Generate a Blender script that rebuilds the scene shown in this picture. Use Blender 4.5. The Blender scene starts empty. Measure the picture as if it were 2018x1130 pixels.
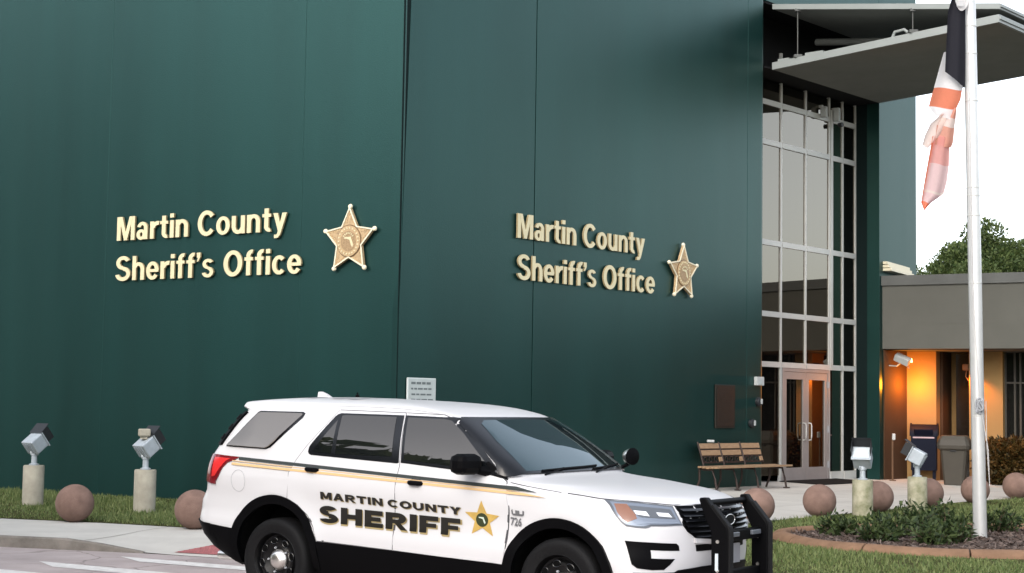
import bpy, bmesh, math, random
import numpy as np
from mathutils import Vector, Matrix, geometry
R = math.radians
random.seed(7); rng = np.random.default_rng(7)
scene = bpy.context.scene
COL = scene.collection

# ------------------------------------------------------------------ camera, sky, sun, exposure
CAM_H = 1.7287; PITCH = R(4.2655); ROLL = R(.89925)
fwd = Vector((0, math.cos(PITCH), math.sin(PITCH))); up0 = Vector((0, -math.sin(PITCH), math.cos(PITCH)))
rt0 = Vector((1, 0, 0))
rt = rt0*math.cos(ROLL) + up0*math.sin(ROLL); up = -rt0*math.sin(ROLL) + up0*math.cos(ROLL)
cam = bpy.data.cameras.new('camera'); cam_o = bpy.data.objects.new('camera', cam); COL.objects.link(cam_o)
m = Matrix((rt, up, -fwd)).transposed().to_4x4(); m.translation = (0, 0, CAM_H); cam_o.matrix_world = m
cam.sensor_width = 36; cam.lens = 36*3172.5/2018; cam.clip_end = 3000; cam.clip_start = .1
scene.camera = cam_o

SUN_AZ = R(244); SUN_EL = R(34)            # low sun behind the camera, to the left, behind thin cloud
world = bpy.data.worlds.new('World'); scene.world = world; world.use_nodes = True
nt = world.node_tree; bg = nt.nodes['Background']
sky = nt.nodes.new('ShaderNodeTexSky'); sky.sky_type = 'NISHITA'; sky.sun_disc = False
sky.sun_elevation = SUN_EL; sky.sun_rotation = math.pi/2 - SUN_AZ
sky.air_density = 1.0; sky.dust_density = 1.5; sky.ozone_density = 1.0
hs = nt.nodes.new('ShaderNodeHueSaturation'); hs.inputs['Saturation'].default_value = .38
nt.links.new(sky.outputs[0], hs.inputs['Color']); nt.links.new(hs.outputs[0], bg.inputs[0])
bg.inputs[1].default_value = .15
sd = bpy.data.lights.new('sun', 'SUN'); sd.energy = .5; sd.angle = R(35); sd.color = (1, .88, .76)
so = bpy.data.objects.new('sun', sd); COL.objects.link(so)
sv = Vector((math.cos(SUN_AZ)*math.cos(SUN_EL), math.sin(SUN_AZ)*math.cos(SUN_EL), math.sin(SUN_EL)))
so.rotation_euler = sv.to_track_quat('Z', 'Y').to_euler()
scene.view_settings.view_transform = 'Standard'; scene.view_settings.look = 'None'
scene.view_settings.exposure = 1.52; scene.view_settings.gamma = 1
scene.cycles.max_bounces = 8

# ------------------------------------------------------------------ materials
def mat(name, col, rough=.6, spec=.5, metal=0, var=0, vscale=3, bump=0, bscale=40, coat=0, ior=None, col2=None, streak=0, island=0):
    M = bpy.data.materials.new(name); M.use_nodes = True; t = M.node_tree; b = t.nodes['Principled BSDF']
    b.inputs['Base Color'].default_value = (*col, 1); b.inputs['Roughness'].default_value = rough
    b.inputs['Metallic'].default_value = metal; b.inputs['Specular IOR Level'].default_value = spec
    if ior: b.inputs['IOR'].default_value = ior
    if coat: b.inputs['Coat Weight'].default_value = coat; b.inputs['Coat Roughness'].default_value = .04
    geo = t.nodes.new('ShaderNodeNewGeometry')
    if var or col2 or streak or island:
        c2 = col2 or tuple(max(0, c*(1-var)) for c in col)
        c1 = col if col2 else tuple(c*(1+var) for c in col)
        mx = t.nodes.new('ShaderNodeMix'); mx.data_type = 'RGBA'
        mx.inputs[6].default_value = (*c1, 1); mx.inputs[7].default_value = (*c2, 1)
        if island:
            t.links.new(geo.outputs['Random Per Island'], mx.inputs[0])
        else:
            n = t.nodes.new('ShaderNodeTexNoise'); n.inputs['Scale'].default_value = vscale
            n.inputs['Detail'].default_value = 6; n.inputs['Roughness'].default_value = .62
            if streak:
                mp = t.nodes.new('ShaderNodeMapping'); mp.inputs['Scale'].default_value = (1, 1, streak)
                t.links.new(geo.outputs['Position'], mp.inputs[0]); t.links.new(mp.outputs[0], n.inputs['Vector'])
            else: t.links.new(geo.outputs['Position'], n.inputs['Vector'])
            cr = t.nodes.new('ShaderNodeMapRange'); cr.inputs[1].default_value = .3; cr.inputs[2].default_value = .7
            t.links.new(n.outputs[0], cr.inputs[0]); t.links.new(cr.outputs[0], mx.inputs[0])
        t.links.new(mx.outputs[2], b.inputs['Base Color'])
    if bump:
        n2 = t.nodes.new('ShaderNodeTexNoise'); n2.inputs['Scale'].default_value = bscale; n2.inputs['Detail'].default_value = 5
        t.links.new(geo.outputs['Position'], n2.inputs['Vector'])
        bp = t.nodes.new('ShaderNodeBump'); bp.inputs['Strength'].default_value = bump; bp.inputs['Distance'].default_value = .02
        t.links.new(n2.outputs[0], bp.inputs['Height']); t.links.new(bp.outputs[0], b.inputs['Normal'])
    return M
def glass(name, tint, see, gloss=.02, fres=.35):
    """window glass: a dark tinted pane that lets some light through and mirrors at a slant"""
    M = bpy.data.materials.new(name); M.use_nodes = True; t = M.node_tree; t.nodes.clear()
    o = t.nodes.new('ShaderNodeOutputMaterial'); tr = t.nodes.new('ShaderNodeBsdfTransparent'); df = t.nodes.new('ShaderNodeBsdfDiffuse')
    gl = t.nodes.new('ShaderNodeBsdfGlossy'); lw = t.nodes.new('ShaderNodeLayerWeight'); m1 = t.nodes.new('ShaderNodeMixShader'); m2 = t.nodes.new('ShaderNodeMixShader')
    tr.inputs[0].default_value = (*tint, 1); df.inputs[0].default_value = (.006, .006, .006, 1); m1.inputs[0].default_value = see
    gl.inputs[0].default_value = (1, .92, .80, 1); gl.inputs['Roughness'].default_value = gloss; lw.inputs[0].default_value = fres
    t.links.new(df.outputs[0], m1.inputs[1]); t.links.new(tr.outputs[0], m1.inputs[2])
    t.links.new(lw.outputs['Fresnel'], m2.inputs[0]); t.links.new(m1.outputs[0], m2.inputs[1]); t.links.new(gl.outputs[0], m2.inputs[2])
    t.links.new(m2.outputs[0], o.inputs[0]); return M
def leafmat(name, c1, c2, trans=.3):
    M = mat(name, c1, .55, .3, col2=c2, island=1); t = M.node_tree; b = t.nodes['Principled BSDF']
    tl = t.nodes.new('ShaderNodeBsdfTranslucent'); mx = t.nodes.new('ShaderNodeMixShader'); mx.inputs[0].default_value = trans
    src = b.inputs['Base Color'].links[0].from_socket; t.links.new(src, tl.inputs[0])
    o = t.nodes['Material Output']; t.links.new(b.outputs[0], mx.inputs[1]); t.links.new(tl.outputs[0], mx.inputs[2]); t.links.new(mx.outputs[0], o.inputs[0])
    return M
def cloth(name, col, trans=.5):
    M = mat(name, col, .8, .2, var=.06, vscale=30); t = M.node_tree; b = t.nodes['Principled BSDF']
    tl = t.nodes.new('ShaderNodeBsdfTranslucent'); tl.inputs[0].default_value = (*col, 1); mx = t.nodes.new('ShaderNodeMixShader'); mx.inputs[0].default_value = trans
    o = t.nodes['Material Output']; t.links.new(b.outputs[0], mx.inputs[1]); t.links.new(tl.outputs[0], mx.inputs[2]); t.links.new(mx.outputs[0], o.inputs[0])
    return M
MT = dict(
    teal=mat('teal_wall_paint', (.0036, .0185, .0172), .27, .62, var=.24, vscale=.9, streak=.12, bump=.10, bscale=55),
    tealshade=mat('teal_wall_shade_tone', (.0045, .011, .011), .8, .12, var=.12, vscale=1),  # darker copy of teal, shade of recess and corner put into its colour
    joint=mat('joint_sealant', (.006, .014, .014), .8, .2),
    gold=mat('gold_letter_paint', (.62, .55, .345), .4, .5, var=.05, vscale=4),
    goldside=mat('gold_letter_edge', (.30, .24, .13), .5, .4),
    bronze=mat('star_bronze', (.47, .33, .18), .42, .5, .15, var=.22, vscale=28, bump=.35, bscale=60),
    bronzem=mat('star_mid_bronze', (.33, .22, .115), .45, .5, .15, var=.35, vscale=45), bronzed=mat('star_dark_bronze', (.17, .105, .05), .5, .4, .15, var=.3, vscale=40),
    pearl=mat('star_pale_gold', (.75, .68, .5), .35, .5),
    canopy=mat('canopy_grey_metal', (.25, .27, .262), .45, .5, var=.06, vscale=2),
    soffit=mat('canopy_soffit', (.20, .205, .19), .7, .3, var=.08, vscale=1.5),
    black=mat('black_void_shade', (.006, .006, .007), .8, .2),  # near-black stands for the shade in the void between the canopies
    alu=mat('aluminium_frame', (.50, .50, .475), .4, .4, .1, var=.05, vscale=3),
    doorgrey=mat('door_frame_metal', (.27, .245, .235), .45, .4, .1, var=.06, vscale=3),
    wglass=glass('curtain_wall_glass', (.22, .21, .19), .6, .012, .56),
    room=mat('lobby_wall', (.16, .11, .07), .8, .3, var=.3, vscale=1.2),
    poster=mat('lobby_poster', (.45, .22, .06), .7, .3, var=.5, vscale=2.5),
    stucco=mat('grey_stucco', (.102, .101, .088), .85, .2, var=.06, vscale=1.2, bump=.2, bscale=120),
    coping=mat('coping_metal', (.070, .073, .068), .5, .5, var=.25, vscale=1.5),
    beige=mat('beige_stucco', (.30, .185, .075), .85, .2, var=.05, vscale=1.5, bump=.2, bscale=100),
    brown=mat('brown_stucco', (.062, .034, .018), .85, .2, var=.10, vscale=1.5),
    dglass=mat('dark_window_glass', (.01, .0095, .009), .05, .5, ior=1.6),
    asphalt=mat('pinkish_asphalt', (.37, .318, .305), .9, .2, var=.2, vscale=1.1, bump=.35, bscale=90),
    stripe=mat('road_paint', (.72, .71, .68), .75, .3, col2=(.50, .47, .45), vscale=9),
    concrete=mat('pale_concrete', (.475, .455, .415), .85, .25, var=.09, vscale=1.6, bump=.2, bscale=70),
    kerb=mat('kerb_concrete', (.19, .172, .15), .9, .2, var=.28, vscale=4, bump=.4, bscale=50),
    tactile=mat('brick_red_tactile', (.32, .115, .115), .8, .2, var=.15, vscale=8),
    soil=mat('lawn_soil', (.055, .058, .022), 1, .05, var=.35, vscale=3, bump=.5, bscale=30),
    mulch=mat('mulch', (.05, .035, .028), 1, .1, col2=(.11, .085, .072), vscale=26, bump=1, bscale=45),
    edging=mat('terracotta_edging', (.20, .118, .072), .85, .2, var=.18, vscale=5, bump=.3, bscale=60),
    ball=mat('pink_concrete', (.195, .125, .100), .88, .2, var=.2, vscale=7, bump=.4, bscale=80),
    post=mat('pale_pedestal_concrete', (.43, .40, .32), .9, .2, col2=(.30, .275, .22), vscale=5, bump=.3, bscale=60),
    mosspost=mat('mossy_pedestal_concrete', (.43, .40, .30), .9, .2, col2=(.17, .175, .095), vscale=6, bump=.4, bscale=50), lampgrey=mat('floodlight_grey', (.37, .41, .44), .45, .5, .15, var=.12, vscale=9),
    lampdark=mat('floodlight_black', (.012, .013, .015), .5, .4),
    lens=mat('floodlight_lens', (.55, .62, .64), .08, .6),
    wood=mat('bench_timber', (.33, .215, .125), .6, .35, col2=(.235, .145, .08), vscale=9, streak=6),
    iron=mat('bench_iron', (.03, .017, .013), .55, .4),
    navy=mat('mailbox_navy', (.004, .006, .016), .55, .12),
    pink=mat('mailbox_label', (.50, .36, .38), .5, .4),
    bin=mat('bin_taupe', (.052, .046, .036), .6, .35, var=.06, vscale=6),
    pole=mat('painted_pole', (.60, .60, .585), .32, .5, .45, var=.05, vscale=6),
    rope=mat('rope', (.50, .49, .48), .9, .2), ropedark=mat('rope_knot', (.33, .34, .36), .9, .2),
    flagblack=cloth('flag_black', (.012, .012, .017), .1), flagwhite=cloth('flag_white', (.82, .80, .80), .5),
    flagred=cloth('flag_red', (.84, .27, .16), .6), flagdeep=cloth('flag_deep', (.66, .33, .25), .5), flagpale=cloth('flag_pale', (.80, .66, .60), .55), flagblush=cloth('flag_blush', (.80, .58, .57), .6), flagpink=cloth('flag_pink', (.78, .40, .36), .6), flaggrey=cloth('flag_grey', (.62, .62, .62), .4),  # salmon and pink tones carry light through the red and white cloth
    grass=leafmat('grass_blades', (.078, .125, .034), (.215, .245, .095), .3),
    shrub=leafmat('shrub_leaves', (.014, .030, .010), (.075, .105, .034), .25),
    croton=leafmat('hedge_leaves', (.032, .028, .006), (.115, .06, .016), .25),
    tree=leafmat('tree_leaves', (.036, .066, .017), (.135, .172, .055), .25),
    bark=mat('bark', (.10, .075, .055), .95, .1, var=.3, vscale=5, bump=.6, bscale=20),
    stem=mat('twig', (.12, .085, .06), .9, .1),
    whitebox=mat('grey_box', (.40, .42, .41), .5, .4), sign=mat('notice_face', (.40, .44, .43), .5, .4, var=.08, vscale=8),
    signrim=mat('notice_rim', (.52, .57, .56), .5, .4), ink=mat('notice_ink', (.13, .15, .15), .7, .2),
    plaque=mat('plaque_bronze', (.014, .010, .007), .5, .4, .2, var=.3, vscale=18, bump=.5, bscale=50), plaquer=mat('plaque_rim', (.022, .016, .011), .45, .5, .3),
    mat_=mat('door_mat', (.012, .012, .012), .95, .1), rust=mat('rusty_steel', (.12, .065, .035), .7, .3),
    # car
    paint=mat('white_car_paint', (.60, .595, .60), .35, .3, coat=.22),
    clad=mat('black_cladding', (.0025, .0025, .003), .5, .06), gloss=mat('black_gloss_trim', (.005, .0055, .007), .2, .4),
    cglass=mat('car_glass', (.006, .007, .008), .015, .5, ior=2.0), qglass=mat('quarter_glass', (.010, .009, .008), .02, .5, ior=3.2), wsglass=mat('windscreen_glass', (.010, .016, .018), .015, .5, ior=1.9),
    rubber=mat('tyre_rubber', (.0055, .0055, .006), .7, .2, bump=.2, bscale=60), rim=mat('black_steel_rim', (.003, .003, .0033), .4, .3),
    well=mat('wheel_well', (.004, .004, .004), .95, .05), chrome=mat('chrome', (.93, .90, .84), .32, .5, 1.0),
    red=mat('tail_lamp_red', (.15, .006, .010), .2, .5, coat=.6), amber=mat('amber_lens', (.23, .105, .065), .25, .5, coat=.5),
    hlens=mat('headlamp_reflector', (.20, .23, .28), .16, .5, .35, coat=1.0), hbright=mat('headlamp_projector', (.90, .92, .93), .1, .5, .2), hframe=mat('headlamp_bezel', (.10, .11, .125), .3, .5),
    dark_stripe=mat('charcoal_stripe', (.035, .042, .040), .35, .4, coat=.5), gold_stripe=mat('gold_stripe', (.66, .44, .22), .35, .4, coat=.5),
    deckblack=mat('decal_black', (.012, .011, .008), .4, .4, coat=.4), deckgold=mat('decal_gold', (.36, .285, .14), .4, .4, coat=.4), stargold=mat('decal_star_gold', (.50, .33, .085), .35, .4, coat=.5, var=.12, vscale=14),
    stargreen=mat('decal_star_green', (.035, .045, .018), .4, .4), starpale=mat('decal_star_pale', (.55, .62, .52), .4, .4), greytxt=mat('decal_grey', (.13, .13, .135), .4, .4),
    mark=mat('roof_mark', (.30, .30, .31), .5, .4), seam=mat('door_seal', (.07, .07, .075), .7, .2), seamlight=mat('panel_gap', (.38, .38, .39), .6, .3),
)

# hairline cracks and old stains in the asphalt
t_ = MT['asphalt'].node_tree; b_ = t_.nodes['Principled BSDF']; src_ = b_.inputs['Base Color'].links[0].from_socket
gn = t_.nodes.new('ShaderNodeNewGeometry'); vo_ = t_.nodes.new('ShaderNodeTexVoronoi'); vo_.feature = 'DISTANCE_TO_EDGE'; vo_.inputs['Scale'].default_value = .75
nz_ = t_.nodes.new('ShaderNodeTexNoise'); nz_.inputs['Scale'].default_value = 2.2; nz_.inputs['Detail'].default_value = 6; va_ = t_.nodes.new('ShaderNodeVectorMath'); va_.operation = 'MULTIPLY_ADD'; va_.inputs[1].default_value = (.55, .55, 0)
t_.links.new(nz_.outputs['Color'], va_.inputs[0]); t_.links.new(gn.outputs['Position'], nz_.inputs['Vector']); t_.links.new(gn.outputs['Position'], va_.inputs[2]); t_.links.new(va_.outputs[0], vo_.inputs['Vector'])
mr_ = t_.nodes.new('ShaderNodeMapRange'); mr_.inputs[1].default_value = .004; mr_.inputs[2].default_value = .016; mr_.inputs[3].default_value = .55; mr_.inputs[4].default_value = 0
t_.links.new(vo_.outputs['Distance'], mr_.inputs[0]); mx_ = t_.nodes.new('ShaderNodeMix'); mx_.data_type = 'RGBA'; mx_.inputs[7].default_value = (.12, .10, .095, 1)
t_.links.new(mr_.outputs[0], mx_.inputs[0]); t_.links.new(src_, mx_.inputs[6]); t_.links.new(mx_.outputs[2], b_.inputs['Base Color'])
# the old paint is a little uneven: gloss varies in vertical streaks
t_ = MT['teal'].node_tree; gn = t_.nodes.new('ShaderNodeNewGeometry'); mp_ = t_.nodes.new('ShaderNodeMapping'); mp_.inputs['Scale'].default_value = (2.4, 2.4, .16)
n_ = t_.nodes.new('ShaderNodeTexNoise'); n_.inputs['Scale'].default_value = 1.0; n_.inputs['Detail'].default_value = 7; n_.inputs['Roughness'].default_value = .65
mr_ = t_.nodes.new('ShaderNodeMapRange'); mr_.inputs[1].default_value = .3; mr_.inputs[2].default_value = .7; mr_.inputs[3].default_value = .36; mr_.inputs[4].default_value = .39
t_.links.new(gn.outputs['Position'], mp_.inputs[0]); t_.links.new(mp_.outputs[0], n_.inputs['Vector']); t_.links.new(n_.outputs[0], mr_.inputs[0]); t_.links.new(mr_.outputs[0], t_.nodes['Principled BSDF'].inputs['Roughness'])
MT['teal'].node_tree.nodes['Principled BSDF'].inputs['Specular Tint'].default_value = (.46, 1, .90, 1)
MT['qglass'].node_tree.nodes['Principled BSDF'].inputs['Specular Tint'].default_value = (1, .88, .76, 1)
for k_ in ('cglass',): MT[k_].node_tree.nodes['Principled BSDF'].inputs['Specular Tint'].default_value = (1, .90, .80, 1)
for k_ in ('wsglass',): MT[k_].node_tree.nodes['Principled BSDF'].inputs['Specular Tint'].default_value = (.52, .92, 1, 1)
# ------------------------------------------------------------------ building blocks
def tag(o, label=None, cat=None, group=None, kind=None):
    if label: o['label'] = label
    if cat: o['category'] = cat
    if group: o['group'] = group
    if kind: o['kind'] = kind
    return o
def empty(name, loc=(0, 0, 0), rz=0, label=None, cat=None, group=None):
    o = bpy.data.objects.new(name, None); o.empty_display_size = .3; COL.objects.link(o)
    o.location = loc; o.rotation_euler = (0, 0, rz); return tag(o, label, cat, group)
def copy_tree(o, parent=None):
    c = o.copy(); COL.objects.link(c); c.parent = parent
    for ch in list(o.children): copy_tree(ch, c)
    return c
class MB:
    def __init__(s): s.v = []; s.f = []; s.m = []; s.sm = []; s.cur = 0; s.M = Matrix()
    def add(s, vs, fs, smooth=False):
        n = len(s.v); s.v += [tuple(s.M @ Vector(p)) for p in vs]; s.f += [tuple(i+n for i in f) for f in fs]
        s.m += [s.cur]*len(fs); s.sm += [smooth]*len(fs); return s
    def box(s, c, d, rot=None, bev=0):
        bm = bmesh.new(); bmesh.ops.create_cube(bm, size=1)
        bmesh.ops.scale(bm, vec=d, verts=bm.verts)
        if bev: bmesh.ops.bevel(bm, geom=bm.edges[:], offset=bev, segments=2, affect='EDGES', profile=.5)
        if rot is not None: bmesh.ops.transform(bm, matrix=rot.to_4x4(), verts=bm.verts)
        bm.verts.index_update(); vs = [v.co + Vector(c) for v in bm.verts]; fs = [[v.index for v in f.verts] for f in bm.faces]; bm.free()
        return s.add(vs, fs)
    def tube(s, pts, r, n=10, caps=True, smooth=True):
        pts = [Vector(p) for p in pts]; rs = r if isinstance(r, (list, tuple)) else [r]*len(pts); vs = []; fs = []
        for i, p in enumerate(pts):
            d = (pts[min(i+1, len(pts)-1)] - pts[max(i-1, 0)]).normalized()
            a = Vector((0, 0, 1)) if abs(d.z) < .9 else Vector((1, 0, 0)); u = d.cross(a).normalized(); w = u.cross(d)
            vs += [p + (u*math.cos(2*math.pi*k/n) + w*math.sin(2*math.pi*k/n))*rs[i] for k in range(n)]
        for i in range(len(pts)-1):
            for k in range(n): fs.append((i*n+k, i*n+(k+1) % n, (i+1)*n+(k+1) % n, (i+1)*n+k))
        s.add(vs, fs, smooth)
        if caps: s.add(vs[:n], [tuple(range(n))]); s.add(vs[-n:], [tuple(range(n))[::-1]])
        return s
    def lathe(s, prof, n=32, axis='Z', c=(0, 0, 0), smooth=True, caps=True):
        vs = []; fs = []
        for r_, z in prof:
            for k in range(n):
                a = 2*math.pi*k/n; p = (r_*math.cos(a), r_*math.sin(a), z)
                if axis == 'Y': p = (p[0], p[2], p[1])
                vs.append((p[0]+c[0], p[1]+c[1], p[2]+c[2]))
        for i in range(len(prof)-1):
            for k in range(n): fs.append((i*n+k, i*n+(k+1) % n, (i+1)*n+(k+1) % n, (i+1)*n+k))
        if caps: fs.append(tuple(range(n))); fs.append(tuple(range((len(prof)-1)*n, len(prof)*n)))
        return s.add(vs, fs, smooth)
    def prism(s, poly, a, b, fn):
        """poly: 2-D outline, fn(u,v,w) -> 3-D, extruded from w=a to w=b"""
        n = len(poly); vs = [fn(u, v, a) for u, v in poly] + [fn(u, v, b) for u, v in poly]
        fs = [tuple(range(n)), tuple(range(n, 2*n))[::-1]] + [(i, i+n, (i+1) % n+n, (i+1) % n) for i in range(n)]
        return s.add(vs, fs)
    def build(s, name, mats, parent=None, fix=True, sharp=35):
        me = bpy.data.meshes.new(name); me.from_pydata(s.v, [], s.f)
        mats = mats if isinstance(mats, (list, tuple)) else [mats]
        for q in mats: me.materials.append(MT[q] if isinstance(q, str) else q)
        me.polygons.foreach_set('material_index', s.m); me.polygons.foreach_set('use_smooth', s.sm)
        if fix:
            bm = bmesh.new(); bm.from_mesh(me); bmesh.ops.remove_doubles(bm, verts=bm.verts, dist=1e-5) if any(s.sm) else None
            bmesh.ops.recalc_face_normals(bm, faces=bm.faces); bm.to_mesh(me); bm.free()
        if any(s.sm): me.set_sharp_from_angle(angle=R(sharp))
        o = bpy.data.objects.new(name, me); COL.objects.link(o)
        if parent is not None: o.parent = parent
        return o
def world_child(o, parent):
    """mesh already in world coordinates"""
    o.parent = parent
    q = Matrix.Translation(parent.location) @ parent.rotation_euler.to_matrix().to_4x4()
    o.matrix_parent_inverse = q.inverted(); return o
def cdt(outline, res=.1):
    pts = [Vector((float(p[0]), float(p[1]))) for p in outline]; n = len(pts); vs = []
    for i in range(n):
        a, b = pts[i], pts[(i+1) % n]; k = max(1, int((b-a).length/res))
        vs += [a + (b-a)*(j/k) for j in range(k)]
    nb = len(vs); ed = [(i, (i+1) % nb) for i in range(nb)]
    xs = [p.x for p in pts]; ys = [p.y for p in pts]
    def inside(x, y):
        c = False
        for i in range(n):
            a, b = pts[i], pts[i-1]
            if (a.y > y) != (b.y > y) and x < (b.x-a.x)*(y-a.y)/(b.y-a.y)+a.x: c = not c
        return c
    y = min(ys)+res*.53
    while y < max(ys):
        x = min(xs)+res*.47
        while x < max(xs):
            if inside(x, y) and min((Vector((x, y))-v).length for v in vs[:nb]) > res*.4: vs.append(Vector((x, y)))
            x += res
        y += res
    r = geometry.delaunay_2d_cdt(vs, ed, [], 1, 1e-6)
    return [tuple(v) for v in r[0]], [tuple(f) for f in r[2]], nb
def sheet(name, outline, hf, dz, material, res=.5, kind='structure'):
    v, f, _ = cdt(outline, res)
    b = MB(); b.add([(x, y, hf(x, y)+dz) for x, y in v], f, True)
    o = b.build(name, material); 
    for p in o.data.polygons:
        if p.normal.z < 0: o.data.flip_normals(); break
    tag(o, kind=kind); return o
def text_polys(txt, bold=.0, extrude=0, shear=0, res=4, space=1.0):
    cu = bpy.data.curves.new('t', 'FONT'); cu.body = txt; cu.size = 1; cu.offset = bold; cu.extrude = extrude; cu.shear = shear; cu.resolution_u = res; cu.space_character = space
    o = bpy.data.objects.new('t', cu); COL.objects.link(o); bpy.context.view_layer.update()
    me = bpy.data.meshes.new_from_object(o.evaluated_get(bpy.context.evaluated_depsgraph_get()))
    vs = [tuple(v.co) for v in me.vertices]; fs = [tuple(p.vertices) for p in me.polygons]
    bpy.data.objects.remove(o); bpy.data.curves.remove(cu); bpy.data.meshes.remove(me)
    return vs, fs

# ------------------------------------------------------------------ site geometry (metres; camera stands at the origin)
A = R(-32.915); B = R(48.887); G = R(-30)
KX, KY = -1.672, 24.101                       # foot of the building's corner
nA = (math.sin(A), -math.cos(A)); nB = (math.sin(B), -math.cos(B)); dB = (math.cos(B), math.sin(B)); dA = (-math.cos(A), -math.sin(A))
GX, GY = 8.16, 35.367; dG = (math.cos(G), math.sin(G)); nG = (math.sin(G), -math.cos(G))
def WA(s, out, z): return (KX+dA[0]*s+nA[0]*out, KY+dA[1]*s+nA[1]*out, z)
def WB(s, out, z): return (KX+dB[0]*s+nB[0]*out, KY+dB[1]*s+nB[1]*out, z)
def WG(s, out, z): return (GX+dG[0]*s+nG[0]*out, GY+dG[1]*s+nG[1]*out, z)
def cl(v, a=0, b=1): return min(max(v, a), b)
FRONT = [(-14, 21.9), (-9, 20.05), (-6.0, 19.10), (-4.7, 18.70), (-4.15, 18.53), (-2.9, 17.95), (-.5, 16.75), (2.0, 15.3)]
def front_d(x, y):
    best = 9e9
    for (a, b), (c, d) in zip(FRONT, FRONT[1:]):
        t = cl(((x-a)*(c-a)+(y-b)*(d-b))/((c-a)**2+(d-b)**2)); best = min(best, math.hypot(x-a-t*(c-a), y-b-t*(d-b)))
    return best
def H(x, y):
    z = .12+.02*cl((x+3)/4); s = (x-KX)*dB[0]+(y-KY)*dB[1]; q = x*nB[0]+y*nB[1]
    z += .14*cl((-12.54-q)/5.2)*cl((s+1)/4); w = cl((x+5.0)/.9)*cl((-1.6-x)/.6)
    if w > 0: z *= 1-w*(1-cl(front_d(x, y)/1.35))
    return z

# ------------------------------------------------------------------ ground
b = MB(); b.add([(900*math.cos(k*math.pi/24), 900*math.sin(k*math.pi/24), -.03) for k in range(48)], [tuple(range(48))])
tag(b.build('ground', 'soil'), kind='structure')
road = [(-60, 40), (-30, 27.6)] + FRONT + [(2.2, 15.2), (6, 12.9), (40, -6), (40, -30), (-60, -30)]
sheet('road', road, lambda x, y: -.004, 0, 'asphalt', 4)
GB = [(3.0, 22.35), (3.837, 23.45), (5.617, 25.721), (6.806, 27.26), (8.148, 28.997), (9.733, 30.611), (11.6, 32.4), (22, 42)]
LB = [(-14, 24.7), (-9.5, 22.75), (-6.843, 21.851), (-5.343, 21.325), (-3.914, 20.651), (-2.9, 20.5), (-1.9, 21.1), (-1.35, 22.3), (-1.55, 23.8)]
side_poly = FRONT[::1] + [(2.3, 15.6), (2.35, 18), (2.5, 21.3)] + GB + [(26, 52), WB(19, .2, 0)[:2], WB(9, -1.4, 0)[:2], WB(.1, .02, 0)[:2], WA(-.02, .05, 0)[:2]] + LB[::-1]
sheet('sidewalk', side_poly, H, 0, 'concrete', .45)
# slab joints scored across the plaza, as thin dark strips
jb = MB()
for s0 in (1.5, 3.3, 5.1, 6.9, 8.7, 10.5, 12.3, 14.1):
    pts = [WB(s0, o_, 0) for o_ in np.linspace(.05, 4.3, 8)]
    for p, q in zip(pts, pts[1:]):
        vs = []
        for X in (p, q):
            for k in (-.006, .006): vs.append((X[0]+dB[0]*k, X[1]+dB[1]*k, H(X[0], X[1])+.004))
        jb.add(vs, [(0, 1, 3, 2)])
for o_ in (1.6, 3.1):
    pts = [WB(s0, o_, 0) for s0 in np.linspace(.5, 15, 24)]
    for p, q in zip(pts, pts[1:]):
        vs = []
        for X in (p, q):
            for k in (-.006, .006): vs.append((X[0]+nB[0]*k, X[1]+nB[1]*k, H(X[0], X[1])+.0045))
        jb.add(vs, [(0, 1, 3, 2)])
for (p, q) in (((-4.9, 18.8), (-4.35, 20.85)), ((-7.4, 19.6), (-6.8, 21.8)), ((-2.7, 17.9), (-2.2, 20.6))):
    n_ = 10; ux, uy = q[0]-p[0], q[1]-p[1]; L_ = math.hypot(ux, uy); px, py = -uy/L_*.006, ux/L_*.006
    for k in range(n_):
        vs = []
        for t in (k/n_, (k+1)/n_):
            x, y = p[0]+ux*t, p[1]+uy*t
            for g in (-1, 1): vs.append((x+px*g, y+py*g, H(x+px*g, y+py*g)+.004))
        jb.add(vs, [(0, 1, 3, 2)])
tag(jb.build('paving_joint', 'kerb'), kind='structure')
# kerb: a real face down to the road
kb = MB()
def kerb_run(line, hf, w=.16):
    prev = None
    for i, (x, y) in enumerate(line):
        a, c = line[max(i-1, 0)], line[min(i+1, len(line)-1)]; tx, ty = c[0]-a[0], c[1]-a[1]; L_ = math.hypot(tx, ty); nx, ny = ty/L_, -tx/L_
        z = hf(x, y); row = [(x+nx*.03, y+ny*.03, -.05), (x+nx*.022, y+ny*.022, z-.012), (x+nx*.010, y+ny*.010, z+.006), (x-nx*w*.3, y-ny*w*.3, z+.006), (x-nx*w*.3, y-ny*w*.3, z-.05)]
        if prev: kb.add(prev+row, [(j, j+1, j+6, j+5) for j in range(4)])
        prev = row
def dense(l, st=.35):
    o = []
    for (a, b_), (c, d) in zip(l, l[1:]):
        k = max(1, int(math.hypot(c-a, d-b_)/st)); o += [(a+(c-a)*j/k, b_+(d-b_)*j/k) for j in range(k)]
    return o+[l[-1]]
kerb_run(dense(FRONT[:5]), lambda x, y: max(H(x, y), .004)); kerb_run(dense([(2.3, 15.5), (2.6, 15.1), (6, 12.9), (14, 8.4)]), lambda x, y: .13)
tag(kb.build('kerb', 'kerb'), kind='structure')
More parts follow.
